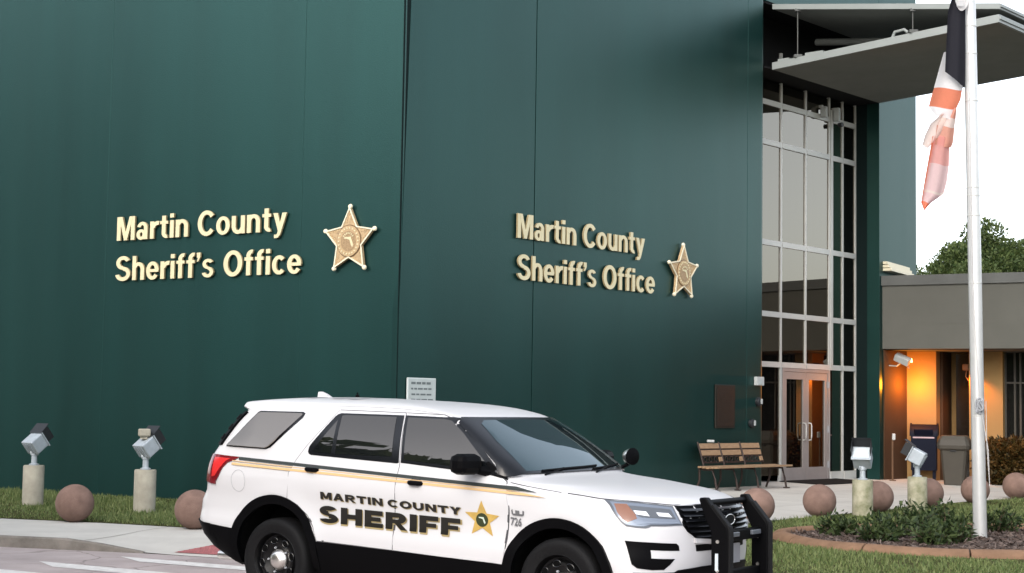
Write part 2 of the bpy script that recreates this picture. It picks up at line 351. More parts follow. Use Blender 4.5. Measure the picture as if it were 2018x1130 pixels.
# tactile paving on the ramp
tp = [(-3.80, 18.50), (-3.40, 19.0), (-1.9, 18.35), (-2.25, 17.82)]
o = sheet('tactile_paving', tp, H, .006, 'tactile', .15)
tb = MB()
for i in range(26):
    for j in range(8):
        u, v = (i+.5)/26, (j+.5)/8
        x = (tp[0][0]*(1-u)+tp[3][0]*u)*(1-v)+(tp[1][0]*(1-u)+tp[2][0]*u)*v; y = (tp[0][1]*(1-u)+tp[3][1]*u)*(1-v)+(tp[1][1]*(1-u)+tp[2][1]*u)*v; z = H(x, y)+.005
        ring_ = [(x+.014*math.cos(a), y+.014*math.sin(a), z) for a in np.linspace(0, 2*math.pi, 7)[:-1]]; top_ = [(x+.008*math.cos(a), y+.008*math.sin(a), z+.008) for a in np.linspace(0, 2*math.pi, 7)[:-1]]
        tb.add(ring_+top_, [(k, (k+1) % 6, (k+1) % 6+6, k+6) for k in range(6)]+[tuple(range(6, 12))])
t_ = tb.build('tactile_dome', 'tactile'); tag(t_, kind='structure')
# crosswalk bars
def bar(p, q, w):
    ux, uy = q[0]-p[0], q[1]-p[1]; L_ = math.hypot(ux, uy); ux /= L_; uy /= L_; nx, ny = uy*w, -ux*w
    if ny > 0: nx, ny = -nx, -ny
    k = .55                                     # the bars are cut on the skew, along the kerb
    return [p, (p[0]+nx+ux*k, p[1]+ny+uy*k), (q[0]+nx+ux*k, q[1]+ny+uy*k), q]
cw = MB()
for p, q, w in (((-4.30, 18.07), (.6, 15.25), .30), ((-5.02, 17.42), (-.1, 14.45), .32), ((-5.9, 17.0), (-1.0, 14.0), .32)):
    cw.add([(x, y, .0) for x, y in bar(p, q, w)], [(0, 1, 2, 3)])
tag(cw.build('road_marking', 'stripe'), kind='structure')
lawn_l = LB + [WA(.02, .03, 0)[:2], WA(14, .03, 0)[:2], (-15, 31)]
lawn_r = [(2.35, 15.5), (2.35, 18), (2.5, 21.3)] + GB + [(40, 44), (40, 2), (14, 8.4), (6, 12.9), (2.6, 15.2)]
sheet('lawn', lawn_l, H, .006, 'soil', .6); sheet('lawn', lawn_r, lambda x, y: H(x, y), .006, 'soil', .8)

# ------------------------------------------------------------------ the tall teal building
bd = empty('teal_building', (KX, KY, 0), 0, 'tall windowless teal building with a corner seam and a glazed entrance under two grey canopies', 'building')
TOP = 15
def wpart(mb, name, mats, parent=bd, **k):
    o = mb.build(name, mats, None, **k); return world_child(o, parent)
def slab(fn, s0, s1, z0, z1, o0, o1, mb, bev=.003):
    c0 = fn(0, 0, 0)
    poly = [(s0, o0), (s1, o0), (s1, o1-bev), (s1-bev, o1), (s0+bev, o1), (s0, o1-bev)]
    mb.prism(poly, z0, z1, lambda u, v, w: fn(u, v, w))
w = MB()                                       # left wall, three precast panels with hairline joints
for s0, s1 in ((.004, 1.972), (1.976, 6.33), (6.334, 11.2), (11.204, 16)): slab(WA, s0, s1, 0, TOP, -.3, 0, w, .004)
wpart(w, 'wall', 'teal')
w = MB(); E0 = 10.16; E1 = 14.82               # right wall with the entrance bay
w.prism([(-.02, -.05), (3.060, -.05), (3.060, TOP), (.20, TOP), (.105, 7.9), (-.02, 3.2)], -.3, 0, lambda u, v, o_: WB(u, o_, v))
slab(WB, 3.085, 9.495, 0, TOP, -.3, 0, w); w.prism([(9.503, -.3), (E0-.02, -.3), (E0, -.24)]+[(E0-.16+.16*math.cos(a), -.16+.16*math.sin(a)) for a in np.linspace(0, math.pi/2, 9)]+[(9.506, 0), (9.503, -.003)], 0, TOP, lambda u, v, z: WB(u, v, z))
slab(WB, E0+.004, E1-.004, 9.93, TOP, -.3, -.003, w); slab(WB, E1, 16.0, 0, TOP, -.3, 0, w)
wpart(w, 'wall', 'teal')
w = MB(); slab(WB, .03, E0-.06, 0, TOP-.2, -.36, -.32, w); slab(WA, .35, 16, 0, TOP-.2, -.36, -.32, w); wpart(w, 'joint_backing', 'joint')
w = MB(); w.prism([(-.03, .5), (-.03, TOP), (.20, TOP), (.105, 7.9), (-.015, 3.2), (-.015, .5)], -.02, -.008, lambda u, v, o_: WB(u, o_, v)); wpart(w, 'corner_shade', 'tealshade')  # thin strip coloured as the shaded face in the corner gap
w = MB()                                       # recess: jambs and the back above the glazing
w.prism([(E0-.05, -.31), (E0-.05, -1.2), (E0-.002, -1.2), (E0-.002, -.31)], .1, 9.9, lambda u, v, z: WB(u, v, z))
w.prism([(E1+.002, -.302), (E1+.002, -.9), (E1+.25, -.9), (E1+.25, -.302)], 0, 9.9, lambda u, v, z: WB(u, v, z))
wpart(w, 'entrance_jamb', 'tealshade')
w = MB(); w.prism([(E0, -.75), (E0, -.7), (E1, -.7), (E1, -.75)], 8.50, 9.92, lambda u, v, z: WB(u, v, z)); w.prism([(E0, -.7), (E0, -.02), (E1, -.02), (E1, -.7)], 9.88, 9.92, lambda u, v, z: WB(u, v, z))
w.prism([(E0, -.69), (E0, -.005), (E1, -.005), (E1, -.69)], 8.565, 8.6, lambda u, v, z: WB(u, v, z)); wpart(w, 'bay_lining', 'black')  # lower sheet added so the panes mirror no bright gap
w = MB(); slab(WB, 16.02, 16.6, 0, TOP, -9, -.02, w); slab(WA, 16.02, 16.4, 0, TOP, -9, -.02, w)
w.prism([(0, -.4), (16, -.4), (16, -9), (3, -9)], TOP-.35, TOP-.3, lambda u, v, z: WB(u, v, z)); wpart(w, 'rear_block', 'teal')
# glazing
D = -.625; M_ = (E0+.02, 11.679, 12.661, 13.645, 14.225, 14.79); T_ = (8.083, 7.25, 5.173, 3.705, 2.676); GZ = .275
fr = MB()
for i, s_ in enumerate(M_):
    wd = .05 if i not in (0, 5) else .04
    fr.prism([(s_-wd/2, D), (s_+wd/2, D), (s_+wd/2, D+.062), (s_-wd/2, D+.062)], GZ, 9.2, lambda u, v, z: WB(u, v, z))
fr.prism([(13.645+.034, D+.02), (13.645+.13, D+.02), (13.645+.13, D+.075), (13.645+.034, D+.075)], 2.72, 8.3, lambda u, v, z: WB(u, v, z))
for t in T_:
    for s0, s1 in zip(M_, M_[1:]): fr.prism([(s0+.0325, t-.055), (s1-.0325, t-.055), (s1-.0325, t+.055), (s0+.0325, t+.055)], D+.004, D+.068, lambda u, v, o_: WB(u, o_, v))
for s0, s1 in ((M_[3], M_[4]), (M_[4], M_[5])): fr.prism([(s0+.0325, GZ), (s1-.0325, GZ), (s1-.0325, GZ+.17), (s0+.0325, GZ+.17)], D+.004, D+.085, lambda u, v, o_: WB(u, o_, v))
wpart(fr, 'window_frame', 'alu')
rows = [8.56, *T_, GZ+.1]
for i in range(6):
    for s0, s1 in zip(M_, M_[1:]):
        if i == 5 and s0 in (11.679, 12.661): continue
        p = MB(); tl = .004*(random.random()-.5)
        p.prism([(s0+.02, rows[i+1]+.03), (s1-.02, rows[i+1]+.03), (s1-.02, rows[i]-.03), (s0+.02, rows[i]-.03)], D+.03, D+.036, lambda u, v, o_: WB(u, o_+tl*(u-s0), v))
        wpart(p, 'window_pane', 'wglass')
dfb = MB()
for s0, s1, z0, z1 in ((11.715, 11.765, GZ, 2.614), (13.555, 13.61, GZ, 2.614), (11.765, 13.555, 2.545, 2.614)): dfb.prism([(s0, z0), (s1, z0), (s1, z1), (s0, z1)], D+.005, D+.08, lambda u, v, o_: WB(u, o_, v))
wpart(dfb, 'door_frame', 'doorgrey')
for s0, s1, hs_ in ((11.77, 12.655, 12.55), (12.665, 13.55, 12.77)):
    d = MB(); z0, z1 = GZ+.01, 2.54
    for a0, a1, b0, b1 in ((s0, s0+.11, z0, z1), (s1-.11, s1, z0, z1), (s0+.11, s1-.11, z0, z0+.27), (s0+.11, s1-.11, z1-.15, z1)): d.prism([(a0, b0), (a1, b0), (a1, b1), (a0, b1)], D+.012, D+.07, lambda u, v, o_: WB(u, o_, v))
    do = wpart(d, 'door', 'doorgrey')
    q = MB(); q.prism([(s0+.11, z0+.27), (s1-.11, z0+.27), (s1-.11, z1-.15), (s0+.11, z1-.15)], D+.035, D+.041, lambda u, v, o_: WB(u, o_, v))
    po = q.build('door_pane', 'wglass', do)
    hb = MB(); hx = hs_; hb.tube([WB(hx, D+.06, 1.12), WB(hx, D+.13, 1.13), WB(hx, D+.14, 1.18), WB(hx, D+.14, 1.42), WB(hx, D+.13, 1.47), WB(hx, D+.06, 1.48)], .014, 8)
    hb.build('handle', 'alu', do)
    if s0 > 12:
        for z_ in (.6, 1.35, 2.3):
            g = MB(); g.prism([(s1-.005, z_-.07), (s1+.05, z_-.07), (s1+.05, z_+.07), (s1-.005, z_+.07)], D+.071, D+.095, lambda u, v, o_: WB(u, o_, v)); g.build('hinge', 'ropedark', do)
rm = MB()                                      # lobby behind the glass
rm.prism([(E0, -4.6), (E0, -4.5), (E1, -4.5), (E1, -4.6)], 0.2, 9.1, lambda u, v, z: WB(u, v, z)); rm.prism([(E0, -4.5), (E0, -.72), (E1, -.72), (E1, -4.5)], .2, .262, lambda u, v, z: WB(u, v, z))
rm.prism([(E0-.02, -4.5), (E0-.02, -1.2), (E0+.03, -1.2), (E0+.03, -4.5)], .262, 9.1, lambda u, v, z: WB(u, v, z)); rm.prism([(E1-.03, -4.5), (E1-.03, -.92), (E1+.02, -.92), (E1+.02, -4.5)], .262, 9.1, lambda u, v, z: WB(u, v, z))
rm.prism([(E0, -4.5), (E0, -.72), (E1, -.72), (E1, -4.5)], 3.6, 3.75, lambda u, v, z: WB(u, v, z))
rm.prism([(E0, -4.5), (E0, -.78), (E1, -.78), (E1, -4.5)], 8.6, 8.7, lambda u, v, z: WB(u, v, z)); wpart(rm, 'lobby', 'room')
for s0, s1, z0, z1, d_ in ((13.35, 14.0, 1.35, 2.25, -1.6), (12.3, 12.7, 1.5, 2.1, -2.4), (12.9, 13.25, 2.75, 3.2, -1.4)): pm = MB(); pm.prism([(s0, z0), (s1, z0), (s1, z1), (s0, z1)], d_, d_-.02, lambda u, v, o_: WB(u, o_, v)); wpart(pm, 'lobby_poster', 'poster')
# canopies: lower plate rises outward, upper plate falls outward, they meet in a wedge
def plate(name, z0, z1, th, out, mt, extra=True):
    c = MB(); s0, s1 = 10.385, E1
    def f(u, v, w_): return WB(u, v, z0+(z1-z0)*v/out+w_)
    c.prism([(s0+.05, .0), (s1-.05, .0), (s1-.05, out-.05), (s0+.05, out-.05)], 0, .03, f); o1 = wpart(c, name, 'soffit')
    e = MB()
    e.prism([(s0, .0), (s0+.05, .0), (s0+.05, out), (s0, out)], -.005, th, f); e.prism([(s1-.05, 0), (s1, 0), (s1, out), (s1-.05, out)], -.005, th, f)
    e.prism([(s0+.05, out-.05), (s1-.05, out-.05), (s1-.05, out), (s0+.05, out)], -.005, th, f)
    e.prism([(s0+.02, out), (s1-.02, out), (s1-.02, out+.025), (s0+.02, out+.025)], th*.35, th*.75, f)
    e.prism([(s0+.05, .0), (s1-.05, .0), (s1-.05, out-.05), (s0+.05, out-.05)], th-.03, th, f)
    e.build('fascia', mt, o1)
plate('canopy', 8.565, 8.835, .14, 4.79, 'canopy'); plate('canopy', 9.80, 9.075, .10, 4.81, 'canopy')
for s_, o_ in ((10.45, .55), (10.45, 3.05), (10.45, 4.1), (13.5, 1.0), (13.5, 3.0)):
    z0 = 8.565+.27*o_/4.79+.14; z1 = 9.80-.725*o_/4.81
    br = MB(); br.tube([WB(s_, o_, z0), WB(s_, o_, z1)], .011, 8)
    br.box(WB(s_, o_, z0+.03), (.16, .16, .06)); br.box(WB(s_, o_, z1-.02), (.12, .12, .05)); wpart(br, 'canopy_strut', 'coping')
br = MB(); br.tube([WB(11.6, .3, 9.3), WB(11.6, 2.3, 9.05)], .07, 10); wpart(br, 'spot_tube', 'coping')
for o_, l_ in ((.25, .25), (.95, .4)): br = MB(); br.box(WB(10.46, o_, 8.565+.15+.06*o_), (l_, .13, .06), Matrix.Rotation(B-math.pi/2, 3, 'Z')); wpart(br, 'canopy_bracket', 'canopy')
br = MB(); br.tube([WB(10.5, 2.6, 8.87), WB(10.5, 2.65, 8.97), WB(10.5, 2.85, 8.99), WB(10.5, 2.95, 8.9)], .03, 8)
wpart(br, 'canopy_bracket', 'canopy')
mb_ = MB(); mb_.prism([(11.6, -.55), (13.9, -.55), (13.9, .45), (11.6, .45)], 0, .012, lambda u, v, z: (WB(u, v, 0)[0], WB(u, v, 0)[1], H(*WB(u, v, 0)[:2])+.006+z))
mo = mb_.build('door_mat', 'mat_'); tag(mo, 'black door mat lying in front of the double glass entrance doors', 'door mat')

# small flood fixtures on the glazing under the canopy (two pale units)
for nm, s_, z_, d_, lab in (('wall_fixture', 13.25, 8.18, .09, 'small pale boxy fixture under the canopy, left of the tall mullion'), ('wall_fixture', 13.80, 8.2, .09, 'pale fixture with a dark round lens under the canopy, right of the tall mullion')):
    t = empty(nm, WB(s_, D+.1, z_), B, lab, 'fixture', 'small fixtures under the canopy')
    q = MB(); q.box((0, -.05, .0), (.10, .14, .24 if s_ < 13.5 else .30), bev=.02); q.build('housing', 'whitebox', t)
    q = MB(); q.box((0, .03, .13), (.05, .10, .05)); q.build('bracket', 'alu', t)
    if s_ > 13.5: q = MB(); q.lathe([(0.001, 0), (.045, 0), (.05, -.03), (.05, -.1)], 14, 'Y', (.05, -.06, -.22)); q.build('lens', 'lampdark', t)

# ------------------------------------------------------------------ low grey building
gb = empty('grey_building', (GX, GY, 0), 0, 'low grey stucco building with a deep flat fascia over orange lit recessed walls', 'building')
w = MB()
def gp(s0, s1, o0, o1, z0, z1, mb): mb.prism([(s0, o0), (s1, o0), (s1, o1), (s0, o1)], z0, z1, lambda u, v, z: WG(u, v, z))
gp(0, 22, -.25, 0, 3.66, 4.51, w); gp(.003, 22, -.25, -.004, 3.63, 3.66, w); gp(0, 22, -.25, 0, 3.12, 3.63, w); gp(.001, 22, -2.6, -.251, 3.105, 3.2, w)
wpart(w, 'fascia', 'stucco', gb)
w = MB(); gp(-.05, 22, -.3, .05, 4.511, 4.727, w); gp(0, 22, -12, -.3, 4.3, 4.55, w); wpart(w, 'parapet_coping', 'coping', gb)
w = MB(); gp(.187, .894, -1.35, -1.05, 0, 3.1, w); gp(.895, 1.60, -2.4, -2.1, 0, 3.1, w); gp(1.62, 1.75, -1.6, -1.05, 0, 3.1, w); gp(1.751, 2.30, -1.6, -1.25, 0, 3.1, w); wpart(w, 'wall', 'beige', gb)
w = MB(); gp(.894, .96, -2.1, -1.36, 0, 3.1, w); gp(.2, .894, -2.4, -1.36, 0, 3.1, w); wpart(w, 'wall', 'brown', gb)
w = MB(); gp(1.23, 1.615, -1.5, -1.45, .1, 3.05, w); wpart(w, 'door', 'dglass', gb)
w = MB(); gp(2.301, 22, -1.5, -1.46, .3, 3.08, w); wo = wpart(w, 'window', 'dglass', gb)
f = MB()
for s_ in (2.32, 2.52, 2.64, 3.1, 3.6, 4.1, 5, 6, 7, 8, 9): gp(s_-.02, s_+.02, -1.459, -1.42, .3, 3.08, f)
gp(2.34, 9, -1.459, -1.425, 2.40, 2.44, f); f.build('window_frame', 'bin', wo)
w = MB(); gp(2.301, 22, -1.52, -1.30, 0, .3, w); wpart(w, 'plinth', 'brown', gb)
# the stretch of tall-building wall below the grey fascia is covered by a brown sheet
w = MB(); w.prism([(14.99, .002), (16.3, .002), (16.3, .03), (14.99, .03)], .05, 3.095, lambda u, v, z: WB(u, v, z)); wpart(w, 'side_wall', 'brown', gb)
w = MB()
for k in range(3): w.prism([(14.98, .0), (16.05, .0), (16.05, .10+.05*k), (14.98, .10+.05*k)], 4.99-.075*k, 5.05-.075*k, lambda u, v, z: WB(u, v+.001, z-.06*(u-15)))
wpart(w, 'roof_flashing', 'pearl', gb)
lp = empty('wall_lamp', WB(15.30, .28, 2.90), B, 'lit amber wall lamp in a pale housing tucked under the grey fascia', 'lamp')
q = MB(); q.box((.0, -.02, 0), (.17, .34, .16), Matrix.Rotation(R(-24), 3, 'Y') @ Matrix.Rotation(R(28), 3, 'X'), .015); q.build('housing', 'whitebox', lp)
q = MB(); q.tube([(-.10, .26, -.14), (-.04, .10, -.15), (.0, .0, -.06)], .016, 8); q.tube([(.1, 0, .0), (.14, -.1, -.16), (.06, -.15, -.2), (0, -.05, -.1)], .008, 6); q.build('arm', 'canopy', lp)
q = MB(); q.box((.12, -.13, -.02), (.02, .12, .09), Matrix.Rotation(R(-24), 3, 'Y'))
em = mat('amber_lamp_lens', (1, .5, .1), .4); em.node_tree.nodes['Principled BSDF'].inputs['Emission Color'].default_value = (1, .55, .15, 1); em.node_tree.nodes['Principled BSDF'].inputs['Emission Strength'].default_value = 4
q.build('lens', em, lp)
def lamp_light(p, e, aim=None):
    l = bpy.data.lights.new('amber_light', 'SPOT' if aim else 'POINT'); l.energy = e; l.color = (1, .285, .015); l.shadow_soft_size = .07
    o = bpy.data.objects.new('amber_light', l); COL.objects.link(o); o.location = p
    if aim: l.spot_size = R(110); l.spot_blend = .6; o.rotation_euler = (Vector(p)-Vector(aim)).to_track_quat('Z', 'Y').to_euler()
    return o
lamp_light(WG(.50, -.60, 2.35), 30)
lp2 = empty('wall_lamp', WG(1.55, -1.12, 2.75), G, 'dark amber wall lamp above the grey building doorway, behind the flagpole', 'lamp')
q = MB(); q.box((0, 0, .0), (.14, .2, .14), bev=.02); q.build('housing', 'rust', lp2); q = MB(); q.tube([(0, .02, -.05), (-.02, 0, -.2), (.05, -.02, -.3)], .012, 6); q.build('conduit', 'rust', lp2)
lamp_light(WG(1.66, -.80, 2.6), 30, WG(1.68, -1.3, 1.6))

# ------------------------------------------------------------------ signs on the walls
# ------------------------------------------------------------------ bold upright sans for the wall letters, drawn from bars and bands
def _ell(cx, cy, rx, ry, a0, a1, t=.19, th=.155, n=22):
    """elliptical band, thinner at top and bottom"""
    an = np.linspace(R(a0), R(a1), n)
    o = [(cx+rx*math.cos(a), cy+ry*math.sin(a)) for a in an]; i = [(cx+(rx-t)*math.cos(a), cy+(ry-th)*math.sin(a)) for a in an]
    return [[o[k], o[k+1], i[k+1], i[k]] for k in range(n-1)]
def _rc(x0, y0, x1, y1): return [[(x0, y0), (x1, y0), (x1, y1), (x0, y1)]]
GLY = {
 'M': (.90, [_rc(0, 0, .19, 1), _rc(.71, 0, .90, 1), [[(.10, 1), (.27, 1), (.545, 0), (.375, 0)]], [[(.63, 1), (.80, 1), (.525, 0), (.355, 0)]]]),
 'a': (.58, [_ell(.235, .205, .235, .22, 0, 360, .17, .125, 30), _rc(.37, .0, .55, .5), _ell(.29, .48, .26, .255, -5, 168, .17, .14)]),
 'r': (.40, [_rc(0, 0, .185, .72), _ell(.40, .38, .36, .35, 82, 165, .18, .165, 10)]),
 't': (.39, [_rc(.09, .14, .275, .93), _rc(0, .585, .385, .715), _ell(.33, .22, .24, .225, 180, 285, .185, .14, 10)]),
 'i': (.185, [_rc(0, 0, .185, .72), _rc(0, .83, .185, 1)]),
 'n': (.60, [_rc(0, 0, .185, .72), _ell(.305, .42, .295, .315, 0, 160, .185, .15, 14), _rc(.415, 0, .60, .43)]),
 'u': (.60, [_rc(.415, 0, .60, .72), _ell(.295, .30, .295, .315, 180, 340, .185, .15, 14), _rc(0, .29, .185, .72)]),
 'C': (.78, [_ell(.42, .5, .42, .52, 38, 322, .20, .165, 34)]),
 'c': (.57, [_ell(.31, .36, .31, .375, 42, 318, .185, .145, 26)]),
 'o': (.63, [_ell(.315, .36, .315, .375, 0, 360, .185, .145, 34)]),
 'O': (.86, [_ell(.43, .5, .43, .52, 0, 360, .20, .165, 40)]),
 'y': (.60, [[[(0, .72), (.195, .72), (.385, .06), (.225, .0)]], [[(.405, .72), (.60, .72), (.365, -.02), (.31, -.16), (.20, -.06), (.24, .06)]], [[(.31, -.16), (.22, -.26), (.06, -.27), (.06, -.13), (.16, -.13), (.22, -.05)]]]),
 'S': (.76, [_ell(.375, .735, .345, .285, 22, 262, .19, .155, 22), _ell(.375, .275, .375, .295, -172, 84, .19, .155, 24), [[(.17, .56), (.30, .62), (.62, .475), (.44, .39)]]]),
 's': (.54, [_ell(.265, .53, .245, .205, 22, 258, .16, .125, 18), _ell(.265, .20, .265, .215, -172, 82, .16, .125, 20), [[(.12, .40), (.21, .45), (.44, .345), (.32, .28)]]]),
 'h': (.60, [_rc(0, 0, .185, 1), _ell(.305, .42, .295, .315, 0, 160, .185, .15, 14), _rc(.415, 0, .60, .43)]),
 'e': (.61, [_ell(.31, .36, .31, .375, 0, 325, .185, .145, 34), _rc(.10, .30, .60, .425)]),
 'f': (.39, [_rc(.09, 0, .275, .78), _rc(0, .585, .385, .715), _ell(.345, .765, .255, .245, 78, 180, .185, .15, 10)]),
 '\u2019': (.17, [[[(0, .80), (.0, 1.0), (.17, 1.0), (.17, .82), (.07, .64), (.0, .64), (.06, .80)]]]),
}
def lettering(root, txt, x0, x1, zb, ztop, gap=.095, space=.46):
    """one mesh per letter, the line fitted to its measured width"""
    W = 0; pos = []
    for ch in txt:
        if ch == ' ': W += space-gap; continue
        pos.append((ch, W)); W += GLY[ch][0]+gap
    W -= gap; sx = (x1-x0)/W; sz = ztop-zb
    for ch, w0_ in pos:
        mb = MB()
        for k, piece in enumerate(GLY[ch][1]):
            y0 = -.056-.0012*k
            for q in piece:
                P = [(x0+(w0_+u)*sx, zb+v*sz) for u, v in q]; n = len(P)
                mb.add([(u, y0, v) for u, v in P]+[(u, -.022, v) for u, v in P], [])
                b_ = len(mb.v)-2*n; ar = sum(P[i-1][0]*P[i][1]-P[i][0]*P[i-1][1] for i in range(n))
                mb.cur = 0; mb.f.append(tuple(b_+i for i in (range(n) if ar > 0 else range(n-1, -1, -1)))); mb.m.append(0); mb.sm.append(False)
                for i in range(n):
                    j = (i+1) % n; mb.f.append((b_+i, b_+n+i, b_+n+j, b_+j)); mb.m.append(1); mb.sm.append(False)
        mb.build('letter', ['gold', 'goldside'], root, fix=False)
def star_pts(R0, r0, n=5, a0=math.pi/2):
    return [((R0 if k % 2 == 0 else r0)*math.cos(a0+math.pi*k/n), (R0 if k % 2 == 0 else r0)*math.sin(a0+math.pi*k/n)) for k in range(2*n)]
FLA = [(-1, .62), (-.1, .62), (.32, .66), (.40, .40), (.62, -.1), (.86, -.62), (.66, -1), (.40, -.62), (.22, -.16), (.08, .18), (-.28, .26), (-.5, .34), (-1, .36)]
def emblem(root, rw, rh):
    """star badge facing -Y, half width rw, half height rh"""
    def X(u, v, w_): return (u*rw, w_, v*rh)
    def ex(mb, poly, y0, y1): mb.prism(poly, y0, y1, lambda u, v, w_: (u*rw, w_, v*rh))
    b_ = MB(); ex(b_, star_pts(1.0, .51), -.03, -.075)
    for k in range(5):
        a = math.pi/2+2*math.pi*k/5
        for rr, ww in ((.54, .10), (.62, .08), (.70, .055), (.78, .03)):
            for sgn in (-1, 1): b_.box(X(rr*math.cos(a)-sgn*ww*math.sin(a), rr*math.sin(a)+sgn*ww*math.cos(a), -.076), (.022, .016, .022))
    b_.build('star_plate', 'bronze', root)
    b_ = MB(); o_ = star_pts(1.0, .51); i_ = star_pts(.91, .468)
    for k in range(10):
        q = (k+1) % 10; ex(b_, [o_[k], o_[q], i_[q], i_[k]], -.0755, -.090)
    b_.build('star_rim', 'pearl', root)
    for k in range(5):
        b_ = MB(); a = math.pi/2+2*math.pi*k/5; c = X(math.cos(a), math.sin(a), -.062); b_.lathe([(.002, -.03), (.03, -.022), (.04, 0), (.03, .022), (.002, .03)], 14, 'Y', c)
        b_.build('star_tip', 'pearl', root)
    def disc(r, y0, y1, n=40): return [(r*math.cos(2*math.pi*k/n), r*math.sin(2*math.pi*k/n)) for k in range(n)]
    b_ = MB(); b_.prism(disc(.475, 0, 0), -.0757, -.083, lambda u, v, w_: (u*rw, w_, (v*1.02-.02)*rh)); b_.build('outer_band', 'bronzed', root)
    b_ = MB(); b_.prism(disc(.445, 0, 0), -.084, -.094, lambda u, v, w_: (u*rw, w_, (v*1.02-.02)*rh)); b_.build('seal_ring', 'bronze', root)
    b_ = MB()
    for k in range(22):
        a = 2*math.pi*k/22; b_.box((.375*math.cos(a)*rw, -.098, (.375*math.sin(a)*1.02-.02)*rh), (.018, .012, .026), Matrix.Rotation(-a+math.pi/2, 3, 'Y'))
    b_.build('ring_lettering', 'gold', root)
    b_ = MB(); b_.prism(disc(.295, 0, 0), -.0945, -.099, lambda u, v, w_: (u*rw, w_, (v*1.02-.02)*rh)); b_.build('seal_disc', 'bronzem', root)
    b_ = MB(); b_.prism(FLA, -.0995, -.106, lambda u, v, w_: (u*.19*rw+.02, w_, (v*.19-.02)*rh)); 
    for k in range(7):
        a = math.pi*(.2+.6*k/6); b_.box((.21*math.cos(a)*rw, -.102, (.21*math.sin(a))*rh), (.014, .01, .03), Matrix.Rotation(-a+math.pi/2, 3, 'Y'))
    b_.build('state_outline', 'gold', root)
# left wall
t = empty('sign_lettering', WA(4.0, 0, 0), A, 'raised gold Martin County Sheriff\'s Office letters on the wall left of the building corner', 'sign', 'gold wall lettering')
lettering(t, 'Martin County', 4.0-6.015, 4.0-2.228, 4.441, 4.845); lettering(t, 'Sheriff\u2019s Office', 4.0-6.020, 4.0-1.910, 3.757, 4.165)
t = empty('star_emblem', WA(.945, 0, 4.229), A, 'bronze five pointed star badge facing us on the wall left of the corner', 'emblem', 'star badges on the walls'); emblem(t, .502, .525)
# right wall
t = empty('sign_lettering', WB(4.3, 0, 0), B, 'raised gold Martin County Sheriff\'s Office letters on the slanting wall right of the corner', 'sign', 'gold wall lettering')
lettering(t, 'Martin County', 2.60-4.3, 6.075-4.3, 4.468, 4.868); lettering(t, 'Sheriff\u2019s Office', 2.612-4.3, 6.385-4.3, 3.795, 4.20)
t = empty('star_emblem', WB(7.255, 0, 4.237), B, 'bronze star badge seen at a slant on the wall nearer the entrance', 'emblem', 'star badges on the walls'); emblem(t, .465, .515)
# grey notice board by the corner
t = empty('notice_sign', WB(.455, 0, 1.45), B, 'small grey notice board with printed lines just right of the building corner', 'sign')
q = MB(); q.box((0, -.03, .25), (.61, .03, .88), bev=.006); q.build('board', 'signrim', t)
q = MB(); q.box((0, -.047, .25), (.575, .006, .845)); q.build('face', 'sign', t)
q = MB()
for r_ in range(9):
    x = -.24+.02*random.random()
    while x < .2:
        l_ = .04+.09*random.random(); l_ = min(l_, .245-x); q.box((x+l_/2, -.0515, .61-.085*r_), (l_, .002, .026 if r_ % 3 else .036)); x += l_+.022
q.build('printed_lines', 'ink', t)
# bronze plaque and boxes beside the door
t = empty('bronze_plaque', WB(8.72, 0, 1.795), B, 'tall dark bronze plaque on the teal wall above the bench', 'plaque')
q = MB(); q.box((0, -.02, 0), (.66, .03, .82), bev=.008); q.build('plate', 'plaquer', t); q = MB(); q.box((0, -.038, 0), (.58, .008, .74)); q.build('relief_panel', 'plaque', t)
q = MB()
for r_ in range(10): q.box((0, -.0435, .28-.062*r_), (.30+.18*random.random(), .003, .02))
q.build('cast_lines', 'plaquer', t)
t = empty('junction_box', WB(9.88, 0, 2.30), B, 'pale square junction box high on the teal wall beside the entrance', 'box')
q = MB(); q.box((0, -.045, 0), (.26, .08, .17), bev=.012); q.build('case', 'whitebox', t); q = MB(); q.box((-.02, -.088, -.03), (.10, .006, .07)); q.build('label', 'sign', t)
for z_, s_, lab in ((1.895, 9.90, 'upper round intercom button on the teal wall beside the entrance'), (1.475, 9.66, 'lower round intercom button on the teal wall above the bench end')):
    t = empty('intercom', WB(s_, 0, z_), B, lab, 'intercom', 'round intercoms beside the entrance')
    q = MB(); q.lathe([(.001, -.07), (.06, -.07), (.085, -.05), (.09, -.004), (.09, 0)], 18, 'Y'); q.build('case', 'lampdark', t); q = MB(); q.box((.035, -.074, .01), (.06, .012, .10), bev=.004); q.build('button', 'whitebox', t)

# ------------------------------------------------------------------ bench
t = empty('park_bench', WB(8.66, .3, H(*WB(8.66, .3, 0)[:2])), B, 'timber bench on black iron legs standing against the teal wall', 'bench')
t.scale = (.94, .95, .95)
